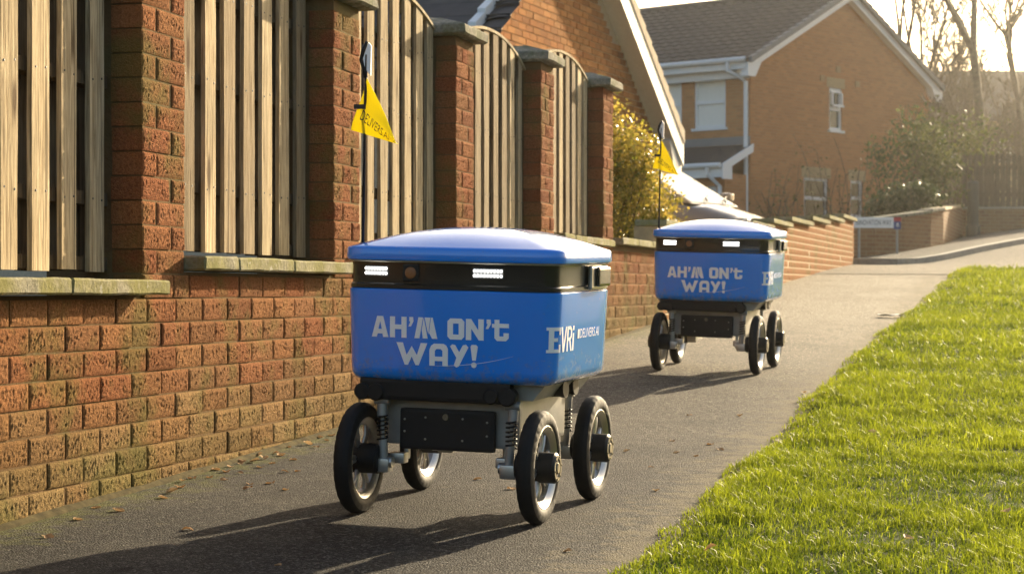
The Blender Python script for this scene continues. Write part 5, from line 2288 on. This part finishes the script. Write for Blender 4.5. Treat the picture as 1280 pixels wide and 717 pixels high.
# ------------------------------------------------------------------ dead leaves and litter on the path
LF = []
for s in range(6):
    bm_ = MB()
    n_ = 7
    for i in range(n_):
        f = i / (n_ - 1)
        wd = .45 * math.sin(math.pi * min(1, f * .93 + .05)) ** .8
        curl = .22 * math.sin(f * 3 + s)
        for sd2 in (-1, 0, 1):
            bm_.v.append((f - .5, sd2 * wd * (1 + .15 * math.sin(i * 3 + s)), .03 + curl * f + (.16 + .05 * s) * abs(sd2) * wd * 1.6))
    for i in range(n_ - 1):
        for k in range(2):
            bm_.f.append((i * 3 + k, i * 3 + k + 1, i * 3 + 3 + k + 1, i * 3 + 3 + k))
    me_ = bm_.mesh('fallen_leaf', M['deadleaf'], True)
    tint_attr(me_, [(.1 + .16 * s)] * len(me_.polygons))
    LF.append(me_)


def ground_hit(u, v):
    a, b = (u - 640) / 2600, (365 - v) / 2600
    y = 4.0
    while y < 40:
        if CAM_Z + b * y < float(G(a * y, y)):
            return a * y, y
        y += .03
    return a * y, y


spots = [(165, 608), (192, 601), (215, 616), (148, 640), (235, 664), (250, 592), (262, 597), (283, 590), (288, 584), (303, 577), (310, 612), (300, 580), (318, 578), (330, 574), (345, 567), (352, 570),
         (356, 590), (372, 590), (357, 613), (312, 606), (338, 605), (280, 600), (225, 610), (240, 598), (395, 560), (270, 588), (322, 570), (347, 707), (180, 606), (228, 603), (258, 586), (275, 581), (292, 576), (335, 563), (360, 559), (375, 553), (385, 556), (398, 548), (408, 551), (415, 545), (340, 580), (326, 585), (205, 622), (120, 636), (98, 650), (60, 672), (367, 575), (300, 592)]
spots2 = [(783, 565), (820, 614), (845, 566), (900, 563), (888, 556), (862, 520), (870, 570), (708, 690), (640, 612), (596, 600), (730, 598), (1005, 492), (840, 552), (814, 585), (925, 520)]
for grp, lst, lab in (('dry leaves along the foot of the wall', spots, 'small dry brown leaf lying near the foot of the brick wall'),
                      ('dry leaves on the open path', spots2, 'small dry leaf lying on the open tarmac path')):
    for (u, v) in lst:
        x, y = ground_hit(u, v)
        o = link('fallen_leaf', random.choice(LF))
        s = random.uniform(.02, .038)
        o.scale = (s, s, s)
        o.location = (x, y, float(G(x, y)) + .001)
        o.rotation_euler = (random.uniform(-.15, .15), random.uniform(-.15, .15), random.uniform(0, 6.3))
        tag(o, lab, 'leaf', grp)
for (u, v, lab) in ((1258, 652, 'orange brown leaf lying on the lawn near the right edge'), (1135, 688, 'red brown leaf lying on the lawn at the bottom'), (888, 700, 'dark brown leaf in the grass at the bottom left of the lawn'), (1090, 545, 'brown leaf in the middle of the lawn')):
    x, y = ground_hit(u, v + 14)
    o = link('fallen_leaf', random.choice(LF))
    o.scale = (.032, .032, .032)
    o.location = (x, y, float(G(x, y)) + .055)
    o.rotation_euler = (.3, .2, random.uniform(0, 6))
    tag(o, lab, 'leaf', 'leaves on the lawn')
x, y = ground_hit(1113, 397)
mb = MB()
for i in range(5):
    for j in range(4):
        mb.v.append(((i / 4 - .5) * .2, (j / 3 - .5) * .12, .012 + .006 * math.sin(i * 2 + j) + .004 * math.cos(j * 3)))
mb.f = [(i * 4 + j, (i + 1) * 4 + j, (i + 1) * 4 + j + 1, i * 4 + j + 1) for i in range(4) for j in range(3)]
o = mb.build('litter', M['litter'], smooth=True)
o.location = (x, y, float(G(x, y)) + .01)
tag(o, 'scrap of pale litter at the edge of the grass', 'litter')

# ------------------------------------------------------------------ haze
hz = MB()
hz.box(-60, 60, -3, 125, -4.5, 16)
ho = hz.build('haze', None)
tag(ho, 'thin sunlit winter haze in the air', 'haze', kind='stuff')
hm = bpy.data.materials.new("haze")
hm.use_nodes = True
for nd in list(hm.node_tree.nodes):
    if nd.type != 'OUTPUT_MATERIAL':
        hm.node_tree.nodes.remove(nd)
pv = hm.node_tree.nodes.new("ShaderNodeVolumePrincipled")
pv.inputs["Color"].default_value = (.95, .93, .88, 1)
pv.inputs["Density"].default_value = .0006
pv.inputs["Anisotropy"].default_value = .92
hm.node_tree.links.new(pv.outputs[0], hm.node_tree.nodes["Material Output"].inputs["Volume"])
ho.data.materials.append(hm)
